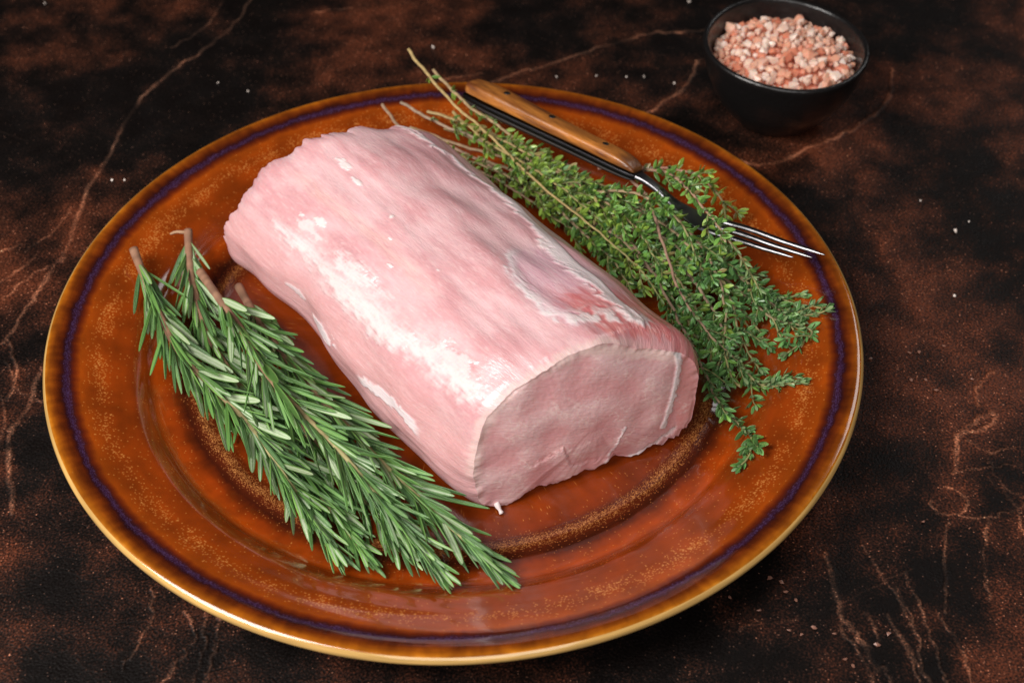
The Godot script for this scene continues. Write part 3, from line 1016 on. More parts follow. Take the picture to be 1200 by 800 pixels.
func thyme() -> void:
	var ring := [[-1.0, 0.10], [-0.45, 0.16], [0.0, -0.04], [0.45, 0.16], [1.0, 0.10], [0.5, -0.06], [0.0, -0.26], [-0.5, -0.06]]
	var kinds := [1, 0, 1, 0, 1, 2, 2, 2]
	var width := [[0.0, 0.22], [0.12, 0.45], [0.32, 0.88], [0.52, 1.0], [0.74, 0.82], [0.90, 0.48], [1.0, 0.10]]
	var sets := []
	for tone in [Color(0.185, 0.285, 0.042), Color(0.105, 0.225, 0.042), Color(0.076, 0.185, 0.052), Color(0.24, 0.19, 0.07)]:
		var set_ := []
		for k in 6:
			var g: float = [0.75, 1.0, 1.3][k % 3]
			var top: Color = tone * g
			set_.append(leaf_mesh(ring, width, [-0.14, 0.06][k / 3], rng.randf_range(-0.2, 0.2), top, top * 1.45 + Color(0.02, 0.02, 0.01), Color(0.20, 0.27, 0.13) * (0.8 + 0.2 * g), kinds))
		sets.append(set_)
	var lm := tinted(0.30, 0.6)
	lm.backlight_enabled = true
	lm.backlight = Color(0.25, 0.32, 0.08)
	var bark := tinted(0.65, 0.3)
	var G := "thyme sprigs heaped on the right of the plate"
	# label, path, share of the stem that is bare, tone (0 yellow green, 1 green, 2 blue green), leaf density
	sprig_thyme("thyme sprig whose long straw-coloured stem sticks out past the plate's back rim", G, [[-25.0, 36.0, -154.7], [-7.7, 30.0, -128.2], [12.1, 28.0, -101.5], [29.8, 27.0, -74.0], [51.4, 26.0, -47.2], [68.6, 24.0, -25.2], [78.1, 17.0, -13.5]], 0.82, 0, 0.8, sets, lm, bark, Color(0.42, 0.30, 0.13))
	sprig_thyme("thyme sprig whose leafy stem end pokes over the back rim beside the wooden fork handle", G, [[-13.4, 33.0, -143.3], [0.8, 28.0, -126.0], [19.3, 25.0, -108.6], [38.7, 24.0, -83.5], [60.5, 22.0, -58.4], [81.2, 20.0, -34.7], [93.4, 16.0, -19.4]], 0.06, 0, 0.8, sets, lm, bark, Color(0.34, 0.24, 0.13))
	sprig_thyme("thyme sprig whose bare brown stem end lies farthest left, behind the back of the pork", G, [[-35.8, 25.0, -129.0], [-24.9, 21.0, -115.2], [-4.3, 18.0, -99.9], [17.5, 17.0, -83.8], [38.5, 16.0, -62.9], [55.2, 14.0, -46.7]], 0.30, 0, 0.9, sets, lm, bark, Color(0.30, 0.20, 0.13))
	sprig_thyme("long thyme sprig with pale grey-brown stem end second from the left behind the pork", G, [[-27.1, 27.0, -127.4], [-13.9, 24.0, -119.1], [6.5, 22.0, -107.8], [35.2, 22.0, -84.3], [62.3, 23.0, -59.8], [87.7, 22.0, -35.0], [102.8, 17.0, -15.9], [112.7, 12.0, 2.3]], 0.14, 1, 1.0, sets, lm, bark, Color(0.32, 0.23, 0.16))
	sprig_thyme("long thyme sprig through the heap, ending under the fork tines near the rim", G, [[-23.0, 22.0, -115.7], [-0.8, 20.0, -106.2], [28.2, 20.0, -91.5], [56.0, 22.0, -72.0], [82.2, 23.0, -50.8], [104.2, 21.0, -32.6], [119.5, 16.0, -17.0], [130.7, 14.0, -12.8]], 0.15, 1, 1.0, sets, lm, bark, Color(0.30, 0.20, 0.12))
	sprig_thyme("thyme sprig that follows the pork's flank and ends beside its near right shoulder", G, [[-15.6, 20.0, -112.3], [10.3, 18.0, -95.8], [42.1, 18.0, -69.7], [68.4, 18.0, -42.1], [86.5, 17.0, -15.9], [97.8, 14.0, 4.3], [106.4, 11.0, 21.4]], 0.12, 1, 1.0, sets, lm, bark, Color(0.30, 0.19, 0.13))
	sprig_thyme("top thyme sprig with bare brown stem, dense tip pointing right on open glaze", G, [[68.3, 26.0, -78.1], [75.0, 28.5, -59.3], [79.7, 28.5, -30.8], [84.4, 26.0, -7.3], [94.2, 20.0, 9.0], [104.8, 16.0, 19.7], [112.5, 13.0, 28.4], [124.3, 11.0, 31.2]], 0.30, 2, 1.35, sets, lm, bark, Color(0.28, 0.17, 0.12))
	sprig_thyme("lowest hanging thyme sprig, curled tip alone on glaze beside the cut meat", G, [[60.7, 20.0, -60.8], [75.6, 19.0, -25.9], [84.7, 18.0, 3.8], [90.4, 16.0, 19.7], [93.7, 14.0, 32.8], [99.0, 12.0, 42.6], [104.7, 11.0, 52.9], [103.6, 11.0, 61.5], [99.4, 11.0, 67.3]], 0.2, 2, 1.3, sets, lm, bark, Color(0.24, 0.16, 0.11))
	sprig_thyme("thyme sprig whose pointed tip reaches farthest right, to the purple ring", G, [[83.2, 20.0, -60.8], [98.0, 21.0, -37.6], [112.7, 19.0, -18.6], [125.9, 17.0, -5.0], [134.2, 17.0, -1.9], [138.4, 18.0, -2.4]], 0.1, 2, 1.1, sets, lm, bark, Color(0.25, 0.19, 0.11))
	sprig_thyme("thyme sprig with a hooked tip turned back left below the rightmost tip", G, [[92.0, 18.0, -42.1], [106.4, 18.0, -19.7], [119.4, 16.0, -4.2], [130.5, 16.0, 3.9], [131.4, 16.0, 8.2], [122.8, 14.0, 14.9]], 0.1, 2, 1.1, sets, lm, bark, Color(0.25, 0.19, 0.11))
	sprig_thyme("thyme sprig arching on a pinkish stem behind the fork's neck", G, [[56.7, 21.0, -88.5], [72.5, 23.0, -87.0], [86.3, 25.0, -83.3], [97.3, 26.0, -77.5], [104.6, 25.0, -66.6], [107.4, 21.0, -56.4]], 0.05, 0, 0.95, sets, lm, bark, Color(0.42, 0.22, 0.16))
	sprig_thyme("thyme sprig laid over the fork's dark head, hiding part of it", G, [[68.6, 24.0, -81.8], [81.7, 31.0, -74.1], [89.6, 39.0, -53.7], [95.4, 41.0, -36.7], [101.5, 39.0, -24.0], [108.6, 32.0, -17.4], [113.6, 25.0, -10.6]], 0.0, 1, 1.1, sets, lm, bark, Color(0.36, 0.22, 0.15))
	sprig_thyme("short thyme sprig bending over the near side of the fork's neck", G, [[52.3, 24.0, -69.5], [66.8, 33.0, -58.3], [78.9, 38.0, -44.2], [86.4, 36.0, -33.8], [91.1, 29.0, -24.5]], 0.0, 1, 1.0, sets, lm, bark, Color(0.34, 0.24, 0.14))
	sprig_thyme("thyme sprig tucked against the far top edge of the pork", G, [[-18.9, 18.0, -114.3], [-1.1, 20.0, -98.2], [20.1, 20.0, -84.4], [38.4, 20.0, -67.9]], 0.12, 0, 1.05, sets, lm, bark, Color(0.30, 0.22, 0.12))
	sprig_thyme("yellow-green thyme sprig crossing in front of the handle's butt end", G, [[-4.5, 24.0, -124.5], [9.6, 26.0, -101.6], [23.9, 26.0, -88.0], [42.0, 25.0, -70.0], [55.7, 23.0, -54.0]], 0.10, 0, 1.05, sets, lm, bark, Color(0.34, 0.26, 0.11))
	sprig_thyme("thyme sprig filling the gap between the pork's fatty shoulder and the heap", G, [[27.5, 18.0, -82.9], [48.3, 20.0, -50.4], [61.6, 18.0, -31.9], [69.4, 14.0, -14.0]], 0.0, 1, 1.1, sets, lm, bark, Color(0.28, 0.2, 0.12))
	sprig_thyme("bushy thyme sprig on the crest of the heap before the handle's fork end", G, [[20.9, 22.0, -98.0], [38.3, 24.0, -83.5], [55.2, 26.0, -64.7], [69.7, 27.0, -44.0], [77.6, 24.0, -25.2]], 0.0, 1, 1.1, sets, lm, bark, Color(0.30, 0.21, 0.12))
	sprig_thyme("dark thyme sprig just below the tine tips", G, [[104.0, 20.0, -34.0], [115.6, 19.0, -17.0], [122.9, 17.0, -6.0], [127.0, 15.0, 6.0]], 0.0, 2, 1.1, sets, lm, bark, Color(0.26, 0.18, 0.12))
	sprig_thyme("blue-green thyme sprig drooping closest to the pork's white seam", G, [[88.0, 22.0, -24.0], [97.0, 19.0, -5.0], [100.8, 15.0, 9.0], [99.5, 12.0, 18.5]], 0.0, 2, 1.1, sets, lm, bark, Color(0.26, 0.18, 0.12))
	sprig_thyme("thyme sprig under the fork head that ends mid-right in the heap", G, [[6.5, 16.0, -102.5], [35.3, 17.0, -83.8], [62.6, 19.0, -62.0], [88.3, 21.0, -41.2], [109.8, 20.0, -22.3], [119.5, 16.0, -3.9], [121.7, 14.0, 8.1]], 0.05, 2, 1.0, sets, lm, bark, Color(0.28, 0.2, 0.12))
	sprig_thyme("thyme sprig across the middle of the heap that bends down towards the pork", G, [[21.1, 18.0, -102.9], [49.1, 21.0, -74.9], [70.0, 23.0, -46.6], [83.2, 23.0, -21.5], [90.9, 20.0, -3.3], [95.8, 15.0, 12.1]], 0.05, 1, 1.0, sets, lm, bark, Color(0.28, 0.2, 0.12))
	sprig_thyme("low thyme sprig squeezed between the heap and the pork's red shoulder", G, [[28.3, 16.0, -93.7], [55.6, 18.0, -60.5], [74.3, 18.0, -29.5], [85.1, 14.0, -12.0], [91.3, 11.0, 3.6]], 0.0, 1, 1.0, sets, lm, bark, Color(0.28, 0.2, 0.12))
	sprig_thyme("thyme sprig lying just below the fork tines", G, [[35.4, 20.0, -94.4], [62.7, 21.0, -69.5], [88.7, 20.0, -48.9], [106.5, 19.0, -30.6], [119.7, 18.0, -16.5], [129.3, 16.0, -8.7]], 0.0, 2, 1.05, sets, lm, bark, Color(0.28, 0.2, 0.12))
	sprig_thyme("thyme sprig on top of the heap that droops between the two open tips", G, [[52.9, 20.0, -80.1], [75.7, 24.0, -56.0], [93.5, 25.0, -29.1], [103.1, 22.0, -8.2], [107.0, 16.0, 8.6], [112.1, 12.0, 18.8]], 0.0, 2, 1.05, sets, lm, bark, Color(0.28, 0.2, 0.12))
	sprig_thyme("short bright thyme sprig in front of the middle of the fork handle", G, [[6.4, 22.0, -115.7], [24.7, 22.0, -102.4], [44.2, 22.0, -86.9], [61.2, 23.0, -72.0], [74.3, 24.0, -59.8]], 0.0, 0, 1.05, sets, lm, bark, Color(0.30, 0.22, 0.10))
	sprig_thyme("bright thyme sprig nearest the fat-edged back of the pork", G, [[-8.5, 20.0, -118.4], [13.8, 20.0, -103.2], [35.1, 20.0, -74.5], [51.9, 18.0, -52.5], [66.2, 13.0, -35.1]], 0.1, 0, 1.0, sets, lm, bark, Color(0.30, 0.22, 0.10))
	sprig_thyme("low dark thyme sprig that shows under the droop of the heap", G, [[56.3, 16.0, -73.8], [78.9, 18.0, -47.3], [98.5, 18.0, -22.1], [111.7, 14.0, -4.9], [116.6, 12.0, 8.6]], 0.0, 2, 1.0, sets, lm, bark, Color(0.26, 0.18, 0.12))
	sprig_thyme("lowest thyme sprig against the pork's near right corner", G, [[42.3, 14.0, -73.5], [63.8, 15.0, -48.2], [82.1, 14.0, -19.1], [93.4, 12.0, 1.3], [96.6, 10.0, 14.8]], 0.0, 2, 1.0, sets, lm, bark, Color(0.26, 0.18, 0.12))
	sprig_thyme("thyme sprig that falls steeply from under the fork's neck towards the meat", G, [[73.1, 24.0, -69.5], [88.2, 27.0, -46.1], [97.7, 26.0, -23.0], [100.8, 23.0, -2.5], [99.4, 18.0, 12.8], [100.9, 14.0, 25.4]], 0.05, 1, 1.05, sets, lm, bark, Color(0.30, 0.2, 0.13))
	sprig_thyme("thyme sprig under the tines with its tip toward the plate's right rim", G, [[70.2, 15.0, -71.1], [92.7, 16.0, -47.9], [109.4, 16.0, -27.9], [119.4, 16.0, -15.6], [127.2, 15.0, -5.1]], 0.0, 2, 1.0, sets, lm, bark, Color(0.28, 0.2, 0.12))
	sprig_thyme("thyme sprig with sparse small leaves along the near edge of the fork handle", G, [[-15.8, 26.0, -122.6], [-0.9, 25.0, -115.5], [17.5, 25.0, -102.5], [35.3, 25.0, -86.8], [52.5, 26.0, -71.4]], 0.08, 0, 0.8, sets, lm, bark, Color(0.36, 0.26, 0.12))
	sprig_thyme("shaded thyme sprig deep beside the back half of the pork", G, [[15.7, 14.0, -93.4], [38.7, 14.0, -70.8], [55.3, 13.0, -47.9], [71.5, 11.0, -25.9]], 0.0, 1, 1.0, sets, lm, bark, Color(0.26, 0.19, 0.12))


func sprig_thyme(label: String, group: String, path: Array, bare: float, tone: int, density: float, sets: Array, lm: Material, bark: Material, wood: Color) -> void:
	var P := []
	for q in path:
		P.append(above_plate(clear_of_loin(Vector3(q[0], q[1], q[2]), 3.0), 1.2) * MM)
	var w := walk(P, 0.001)
	for k in w.size():
		w[k] += Vector3(n_mid.get_noise_2d(k * 0.6, path[0][0] * 9.0), n_mid.get_noise_2d(k * 0.6, path[0][2] * 9.0) * 0.6, n_mid.get_noise_2d(k * 0.6, path[0][2] * 5.0 + 70.0)) * 0.8 * MM
	var o := thing("thyme_sprig", label, "herb sprig", P[0], group)
	var loc := PackedVector3Array()
	var rad := PackedFloat32Array()
	var cols := PackedColorArray()
	for k in w.size():
		var f := float(k) / (w.size() - 1)
		loc.append(w[k] - P[0])
		rad.append(lerpf(0.72, 0.34, f) * MM)
		cols.append((wood.lerp(Color(0.26, 0.24, 0.10), smooth(0.6, 1.0, f))) * (1.0 + 0.4 * n_mid.get_noise_2d(k * 3.0, path[0][0])))
	part("stem", tube(loc, rad, 6, cols), bark, o)
	var count := 0
	var turn := rng.randf() * TAU
	var total := float(w.size() - 1)
	# from the tip, with its tuft, back to the bare end
	for k in 7:
		count = thyme_leaf(o, P[0], w[w.size() - 1] / MM, (w[w.size() - 1] - w[w.size() - 4]).normalized(), TAU * k / 7.0, deg_to_rad(rng.randf_range(12, 40)), rng.randf_range(3.0, 4.6), tone, sets, lm, count)
	var at := total - 1.2
	while at > 2.0:
		var f := at / total
		var thin := smooth(bare, bare + 0.25, f)
		if f > bare or rng.randf() < 0.05:
			turn += PI * 0.5 + rng.randf_range(-0.25, 0.25)
			count = thyme_node(o, P[0], w, at, turn, lerpf(0.45, 1.0, thin), smooth(1.02, 0.85, f), tone, density, sets, lm, count)
			# a side shoot
			if f > bare + 0.05 and rng.randf() < 0.28 * density and f < 0.93 and count < 250:
				count = shoot(o, P[0], w, at, rng.randf() * TAU, rng.randf_range(6.0, 13.0), tone, sets, lm, bark, count)
		at -= lerpf(5.4, 3.3, smooth(0.1, 0.8, f)) / density * rng.randf_range(0.85, 1.15)


func thyme_node(o: Node3D, origin: Vector3, w: PackedVector3Array, at: float, turn: float, full: float, tip: float, tone: int, density: float, sets: Array, lm: Material, count: int) -> int:
	var k := clampi(int(at), 1, w.size() - 2)
	var fwd := (w[k + 1] - w[k - 1]).normalized()
	for m in 8:
		if count > 290:
			return count
		if m > 1 and rng.randf() > 0.72 * full * density:
			continue
		var big := m < 2
		var length := (rng.randf_range(3.8, 5.6) if big else rng.randf_range(2.2, 4.2)) * lerpf(0.65, 1.0, tip) * lerpf(0.75, 1.0, full)
		var splay := deg_to_rad(rng.randf_range(48, 78) if big else rng.randf_range(20, 62)) * lerpf(0.7, 1.0, tip)
		count = thyme_leaf(o, origin, w[k] / MM, fwd, turn + PI * m + (rng.randf_range(-0.9, 0.9) if not big else 0.0), splay, length, tone, sets, lm, count)
	return count


func thyme_leaf(o: Node3D, origin: Vector3, c: Vector3, fwd: Vector3, az: float, splay: float, length: float, tone: int, sets: Array, lm: Material, count: int) -> int:
	var sx := fwd.cross(Vector3.UP).normalized()
	var sy := sx.cross(fwd).normalized()
	var rd := sx * cos(az) + sy * sin(az)
	var dir := (fwd * cos(splay) + rd * sin(splay) + Vector3.UP * 0.12).normalized()
	var base := above_plate(c + rd * 0.35, 0.5)
	var end := above_plate(clear_of_loin(base + dir * length, 0.6), 0.6)
	dir = (end - base).normalized()
	var t := 3 if rng.randf() < 0.025 else clampi(tone + (rng.randi() % 3 - 1 if rng.randf() < 0.4 else 0), 0, 2)
	var face := (fwd * 0.75 - rd * 0.35 + Vector3.UP * 0.45).normalized()
	part("leaf" if count == 0 else "leaf_%03d" % count, sets[t][rng.randi() % 6], lm, o, leaf_frame(base * MM - origin, dir, face, rng.randf_range(-0.5, 0.5), length * MM, length * rng.randf_range(0.17, 0.235) * MM))
	return count + 1


func shoot(o: Node3D, origin: Vector3, w: PackedVector3Array, at: float, az: float, length: float, tone: int, sets: Array, lm: Material, bark: Material, count: int) -> int:
	var k := clampi(int(at), 1, w.size() - 2)
	var fwd := (w[k + 1] - w[k - 1]).normalized()
	var sx := fwd.cross(Vector3.UP).normalized()
	var sy := sx.cross(fwd).normalized()
	var rd := sx * cos(az) + sy * maxf(sin(az), -0.3)
	var pts := PackedVector3Array()
	var loc := PackedVector3Array()
	var rad := PackedFloat32Array()
	var cols := PackedColorArray()
	var dir := (fwd * 0.75 + rd * 0.75).normalized()
	var p := w[k] / MM
	for j in int(length) + 1:
		pts.append(p * MM)
		loc.append(p * MM - origin)
		rad.append(lerpf(0.36, 0.2, j / length) * MM)
		cols.append(Color(0.22, 0.22, 0.09))
		dir = (dir + fwd * 0.06 + Vector3(rng.randf_range(-0.06, 0.06), rng.randf_range(-0.05, 0.05), rng.randf_range(-0.06, 0.06))).normalized()
		p = above_plate(clear_of_loin(p + dir, 1.5), 0.8)
	part("twig", tube(loc, rad, 5, cols), bark, o)
	var turn := rng.randf() * TAU
	var j := 2.0
	while j < length - 0.5:
		turn += PI * 0.5
		for m in 4:
			if count > 290 or (m > 1 and rng.randf() < 0.45):
				continue
			count = thyme_leaf(o, origin, pts[int(j)] / MM, dir, turn + PI * m + rng.randf_range(-0.4, 0.4), deg_to_rad(rng.randf_range(35, 65)), rng.randf_range(3.2, 5.0), tone, sets, lm, count)
		j += 2.6
	for m in 4:
		if count <= 290:
			count = thyme_leaf(o, origin, pts[pts.size() - 1] / MM, dir, turn + TAU * m / 4.0, deg_to_rad(rng.randf_range(15, 38)), rng.randf_range(2.8, 4.2), tone, sets, lm, count)
	return count


# ---------------------------------------------------------------- fork
# A bar along a path (mm, in the fork's own frame: x along, y up, z across): stations [x, y, half width, half height], rounded by «power».
func bar(stations: Array, sides: int, power: float, steps: int, as_wood := false) -> ArrayMesh:
	var V := PackedVector3Array()
	var C := PackedColorArray()
	var UV := PackedVector2Array()
	var A := []
	var D := []
	for s in stations:
		A.append(Vector3(s[0], s[1], s[4] if s.size() > 4 else 0.0))
		D.append(Vector3(s[2], s[3], 0))
	var n := (stations.size() - 1) * steps
	for j in n + 1:
		var f := float(j) / steps
		var a := catmull(A, f)
		var d := catmull(D, f)
		for i in sides + 1:
			var t := TAU * i / sides
			var c := cos(t)
			var s := sin(t)
			var z := signf(c) * pow(absf(c), power) * maxf(d.x, 0.02)
			var y := signf(s) * pow(absf(s), power) * maxf(d.y, 0.02)
			var p := a + Vector3(0, y, z)
			V.append(p * MM)
			UV.append(Vector2(p.x / 30.0, (p.z + p.y) / 30.0))
			C.append(wood(p) if as_wood else Color.WHITE)
	var t := grid_tris(sides, n)
	for e in 2:
		var row := 0 if e == 0 else n * (sides + 1)
		var m := Vector3.ZERO
		for i in sides:
			m += V[row + i] / sides
		V.append(m)
		UV.append(UV[row])
		C.append(C[row])
		for i in sides:
			if e == 0:
				t.append_array([V.size() - 1, row + i + 1, row + i])
			else:
				t.append_array([V.size() - 1, row + i, row + i + 1])
	return smooth_mesh(V, t, Vector3.ZERO, UV, C)


func wood(p: Vector3) -> Color:
	var g := n_mid.get_noise_3d(p.x * 0.22, p.y * 2.4, p.z * 2.4)
	var f := n_fine.get_noise_3d(p.x * 0.15, p.y * 2.0, p.z * 2.0)
	var b := n_low.get_noise_3d(p.x, p.y * 3.0, p.z * 3.0 + 40.0)
	var c := Color(0.52, 0.19, 0.036).lerp(Color(0.14, 0.042, 0.012), clampf(0.42 + g * 1.0 + b * 0.6, 0, 1))
	c = c.lerp(Color(0.07, 0.025, 0.010), clampf(f * 0.9 - 0.05, 0, 0.6))
	c = c.lerp(Color(0.09, 0.03, 0.012), smooth(80.0, 88.0, p.x) * 0.8)
	return c


func fork() -> void:
	# the fork's own axes: x from the handle's end to the tines, z across
	var a := Vector3(2.5, 29.5, -130.5)
	var b := Vector3(132.0, 33.0, -19.5)
	var x := (b - a).normalized()
	var z := x.cross(Vector3.UP).normalized().rotated(x, deg_to_rad(-16.0))
	var y := z.cross(x).normalized()
	var o := thing("carving_fork", "small steel fork with riveted wooden handle resting on the thyme", "fork", a * MM)
	o.basis = Basis(x, y, z)
	var steel := std(Color(0.50, 0.50, 0.51), 0.30)
	steel.metallic = 1.0
	bump(steel, gray(256, 256, bytes_image(256, 256, noise(81, 0.15, 2), 0.1, 1.0)), 0.004)
	var dark := std(Color(0.22, 0.22, 0.23), 0.34)
	dark.metallic = 1.0
	var timber := tinted(0.36, 0.5)
	timber.clearcoat_enabled = true
	timber.clearcoat = 0.35
	timber.clearcoat_roughness = 0.25
	bump(timber, gray(256, 256, bytes_image(256, 256, noise(82, 0.1, 3), 0.12, 1.0)), 0.02)
	var ebony := std(Color(0.10, 0.06, 0.045), 0.5)
	# tang: a slab the outline of the handle, then the neck and the head
	part("tang", bar([[0.2, 0, 3.2, 1.0], [1.2, 0, 5.0, 1.3], [14, 0, 6.0, 1.3], [34, 0, 5.5, 1.3], [58, 0, 5.0, 1.3], [80, 0, 4.8, 1.3], [88, 0, 4.4, 1.25], [92, 0, 3.4, 1.2]], 24, 0.35, 6), dark, o)
	part("handle_scale", bar([[0.0, 3.6, 2.6, 1.9], [0.8, 3.9, 4.3, 2.6], [4, 4.3, 5.4, 3.0], [16, 4.5, 5.9, 3.2], [36, 4.1, 5.4, 2.9], [58, 3.8, 4.9, 2.6], [78, 3.7, 4.8, 2.5], [86, 3.3, 4.5, 2.0], [90, 2.4, 3.8, 1.1], [91, 1.8, 3.0, 0.5]], 32, 0.62, 10, true), timber, o)
	part("lower_handle_scale", bar([[0.4, -2.2, 2.2, 0.9], [1.4, -2.3, 3.8, 1.2], [16, -2.4, 4.8, 1.3], [36, -2.3, 4.5, 1.2], [58, -2.2, 4.0, 1.1], [78, -2.1, 3.9, 1.0], [88, -1.8, 3.4, 0.8], [91, -1.5, 2.6, 0.4]], 32, 0.62, 8), ebony, o)
	var iron := std(Color(0.035, 0.035, 0.04), 0.45)
	for px in [19.5, 44.5, 73.0]:
		var lid: float = {19.5: 7.62, 44.5: 6.72, 73.0: 6.16}[px]
		var q := PackedVector3Array([Vector3(px, 5.0, -0.6) * MM, Vector3(px, lid, -0.6) * MM, Vector3(px, lid + 0.3, -0.6) * MM, Vector3(px, lid + 0.4, -0.6) * MM])
		part("rivet", tube(q, PackedFloat32Array([1.5 * MM, 1.5 * MM, 1.2 * MM, 0.4 * MM]), 16), iron, o)
	part("neck", bar([[90, 0, 3.6, 1.2], [95, -0.2, 2.6, 1.2], [102, -1.6, 2.3, 1.2], [110, -4.0, 2.9, 1.1], [118, -5.2, 5.2, 1.0], [125, -5.6, 7.2, 0.9], [130, -5.3, 7.9, 0.85]], 20, 0.6, 8), steel, o)
	# three tines: they sink a little, then their points lift
	for k in 3:
		var zz: float = [-6.6, 0.0, 6.6][k]
		var l: float = [47.0, 45.0, 40.5][k]
		part("tine", bar([[128, -5.3, 1.6, 1.0, zz * 0.9], [134, -4.6, 1.5, 1.0, zz], [142, -3.2, 1.4, 1.0, zz], [128 + l * 0.62, -1.6, 1.2, 0.9, zz], [128 + l * 0.86, 0.0, 0.95, 0.75, zz], [128 + l, 0.9, 0.22, 0.2, zz]], 12, 0.8, 6), steel, o)


# ---------------------------------------------------------------- bowl of salt
const BOWL := Vector3(142.5, 0.0, -156.5)


func salt_bowl() -> void:
	var prof := [[0.0, 2.4], [10, 2.4], [13.5, 1.6], [15.0, 0.0], [17.5, 0.0], [19.0, 1.2], [23, 5.5], [29, 14], [33.5, 24.5], [35.8, 33.5], [36.4, 37.2], [36.0, 38.4], [35.1, 38.8], [34.1, 38.3], [33.4, 36.5], [32.2, 31], [29.5, 21.5], [24, 12.5], [15, 6.8], [0, 5.6]]
	var P := []
	for p in prof:
		P.append(Vector3(p[0], p[1], 0))
	var V := PackedVector3Array()
	var nu := 120
	var per := 8
	var n := (P.size() - 1) * per
	for j in n + 1:
		var q := catmull(P, float(j) / per)
		for i in nu + 1:
			var a := TAU * i / nu
			var up := clampf(q.y / 38.0, 0, 1)
			var r := maxf(q.x, 0.01) * (1.0 + 0.012 * up * sin(a * 2.0 + 0.6) + 0.006 * up * sin(a * 3.0))
			V.append(Vector3(r * cos(a), maxf(q.y, 0.0) + up * up * (1.1 * sin(a + 3.6) + 0.5 * sin(a * 3.0 + 1.0)), r * sin(a)) * MM)
	var m := std(Color(0.080, 0.073, 0.073), 0.30, 0.5)
	bump(m, gray(256, 256, bytes_image(256, 256, noise(91, 0.05, 4))), 0.02)
	m.uv1_triplanar = true
	m.uv1_scale = Vector3(22, 22, 22)
	var bowl := smooth_mesh(V, grid_tris(nu, n), Vector3.ZERO, PackedVector2Array(), PackedColorArray(), nu + 1)
	var o := part("salt_bowl", bowl, m)
	o.position = BOWL * MM
	tag(o, "small matte black bowl of pink salt behind the plate", "bowl")
	# the heap
	var h := thing("pink_salt", "heap of coarse pink salt crystals filling the small black bowl", "salt", (BOWL + Vector3(0, 30, 0)) * MM)
	var forms := []
	for k in 10:
		forms.append(crystal())
	var mats := []
	for c in [Color(0.89, 0.67, 0.58), Color(0.87, 0.60, 0.50), Color(0.90, 0.73, 0.66), Color(0.83, 0.50, 0.40), Color(0.91, 0.77, 0.71), Color(0.89, 0.65, 0.56)]:
		var s := std(c, 0.28, 0.5)
		s.subsurf_scatter_enabled = true
		s.subsurf_scatter_strength = 0.25
		mats.append(s)
	var fill := PackedVector3Array()
	for j in 25:
		for i in 49:
			var a := TAU * i / 48
			var r := 32.0 * j / 24.0
			fill.append(Vector3(r * cos(a), heap(r * cos(a), r * sin(a)) - 1.8 + n_fine.get_noise_2d(r * cos(a) * 2.0, r * sin(a) * 2.0) * 0.8, r * sin(a)) * MM)
	var bed := part("packed_salt", smooth_mesh(fill, grid_tris(48, 24), Vector3.UP, PackedVector2Array(), PackedColorArray(), 49), mats[3], h)
	bed.set_meta("kind", "stuff")
	var spots := []
	var tries := 0
	while spots.size() < 295 and tries < 20000:
		tries += 1
		var r := 31.0 * sqrt(rng.randf())
		var a := rng.randf() * TAU
		var p := Vector2(r * cos(a), r * sin(a))
		var ok := true
		for s in spots:
			if p.distance_squared_to(s) < 2.7 * 2.7:
				ok = false
				break
		if not ok:
			continue
		spots.append(p)
		var sz := rng.randf_range(1.7, 3.4) * (1.25 if rng.randf() < 0.2 else 1.0)
		var bs := Basis.from_euler(Vector3(rng.randf(), rng.randf(), rng.randf()) * TAU).scaled_local(Vector3(sz, sz * rng.randf_range(0.7, 1.0), sz * rng.randf_range(0.75, 1.1)) * MM)
		part("crystal" if spots.size() == 1 else "crystal_%03d" % (spots.size() - 1), forms[rng.randi() % 10], mats[rng.randi() % 6], h, Transform3D(bs, Vector3(p.x, heap(p.x, p.y) + rng.randf_range(-0.5, 0.9), p.y) * MM))


func heap(x: float, z: float) -> float:
	var r := Vector2(x, z + 2.0).length() / 32.0
	return 6.2 - 7.2 * r * r + n_mid.get_noise_2d(x * 1.1 + 60.0, z * 1.1) * 2.2


# A faceted lump about 1 unit in radius: a few planes cut off a ball.
func crystal() -> ArrayMesh:
	var ico := []
	var g := (1.0 + sqrt(5.0)) / 2.0
	for s in [-1.0, 1.0]:
		for t in [-g, g]:
			ico.append(Vector3(0, s, t).normalized())
			ico.append(Vector3(s, t, 0).normalized())
			ico.append(Vector3(t, 0, s).normalized())
	var cuts := []
	for k in 7:
		cuts.append(Plane(Vector3(rng.randfn(), rng.randfn(), rng.randfn()).normalized(), rng.randf_range(0.35, 0.8)))
	var tris := []
	for a in 12:
		for b in range(a + 1, 12):
			for c in range(b + 1, 12):
				if ico[a].distance_to(ico[b]) < 1.1 and ico[b].distance_to(ico[c]) < 1.1 and ico[a].distance_to(ico[c]) < 1.1:
					tris.append([ico[a], ico[b], ico[c]])
	var st := SurfaceTool.new()
	st.begin(Mesh.PRIMITIVE_TRIANGLES)
	for t in tris:
		var q := []
		for v in t:
			var w: Vector3 = v * (1.0 + 0.0)
			for cut in cuts:
				var d: float = cut.distance_to(w)
				if d > 0.0:
					w -= cut.normal * d
			q.append(w)
		var n: Vector3 = (q[2] - q[0]).cross(q[1] - q[0])
		if n.length() < 1e-5:
			continue
		if n.dot(q[0] + q[1] + q[2]) < 0.0:
			q = [q[0], q[2], q[1]]
			n = -n
		for v in q:
			st.set_normal(n.normalized())
			st.add_vertex(v)
	return st.commit()


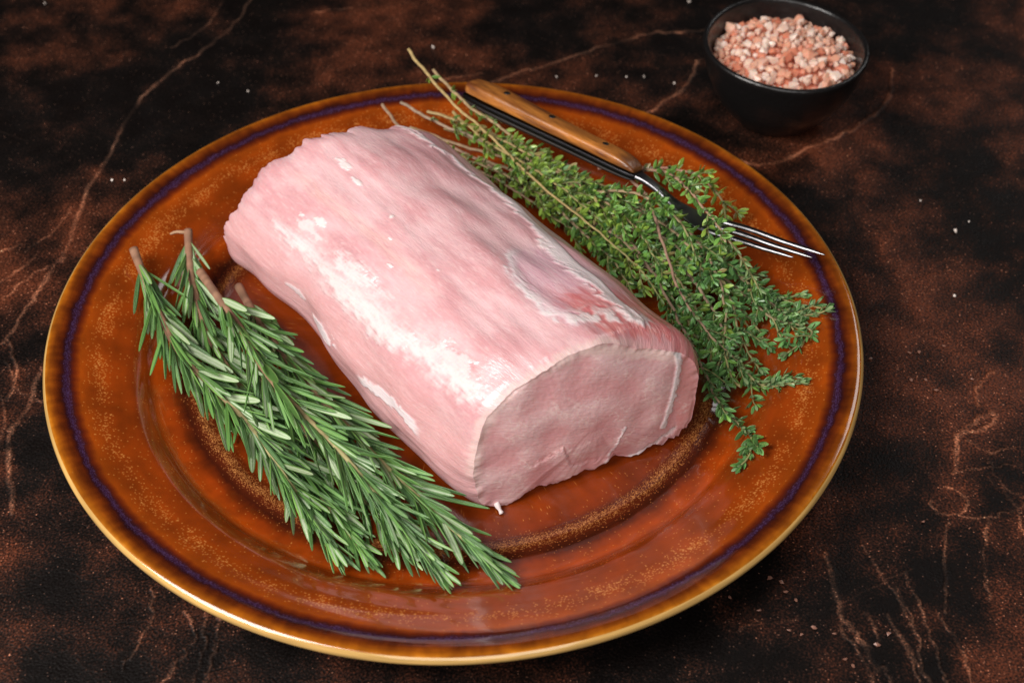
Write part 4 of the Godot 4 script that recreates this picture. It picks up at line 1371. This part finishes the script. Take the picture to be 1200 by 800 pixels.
func scattered_grains() -> void:
	var forms := []
	for k in 5:
		forms.append(crystal())
	var white := std(Color(0.86, 0.80, 0.76), 0.3)
	var tan_ := std(Color(0.52, 0.36, 0.30), 0.35)
	var k := 0
	for p in [[-17.7, -211.2], [42.2, -186.4], [75.6, -186.4], [84.1, -186.4], [61.4, -187.2], [97.9, -180.8], [-103.1, -174.5], [-118.5, -181.5], [-154.0, -107.6], [-148.7, -107.6], [207.4, -72.6], [214.7, -79.3], [198.4, -33.2], [197.0, -93.5], [111.6, -253.3], [-217.1, -251.7]]:
		var sz: float = [1.15, 0.8, 0.6, 0.75, 0.6, 0.8, 0.7, 0.6, 0.6, 0.6, 1.3, 0.6, 0.8, 0.6, 1.0, 0.9][k]
		var o := part("salt_grain", forms[k % 5], white, self, Transform3D(Basis.from_euler(Vector3(k, k * 2.0, k * 3.0)).scaled_local(Vector3.ONE * sz * MM), Vector3(p[0], sz * 0.55 - 0.2, p[1]) * MM))
		tag(o, "tiny white salt grain spilled on the dark tabletop", "salt grain", "white salt grains scattered on the tabletop")
		k += 1
	k = 0
	for p in [[187.9, -5.2], [177.7, -1.9], [174.0, -1.5], [158.6, 1.8], [177.5, 13.0], [179.9, 18.3], [171.7, 13.0], [195.0, 12.6], [106.9, 103.8], [110.6, 105.5], [111.0, 109.3], [114.1, 112.6], [110.3, 124.2], [114.2, 125.8], [118.7, 123.2], [126.4, 135.0], [128.6, 137.5], [124.7, 125.5], [142.2, 125.5], [137.9, 129.6], [162.4, 80.3], [92.5, 111.6], [101.6, 116.6]]:
		var sz := 0.75 + 0.55 * randf_at(k * 31 + 5)
		var o := part("dry_flake", forms[k % 5], tan_, self, Transform3D(Basis(Vector3.UP, k * 1.3).scaled_local(Vector3(sz * 1.2, sz * 0.45, sz * 0.8) * MM), Vector3(p[0], sz * 0.25 - 0.2, p[1]) * MM))
		tag(o, "tiny brownish crumb-like flake lying on the tabletop near the plate", "flake", "brownish flakes scattered on the tabletop")
		k += 1
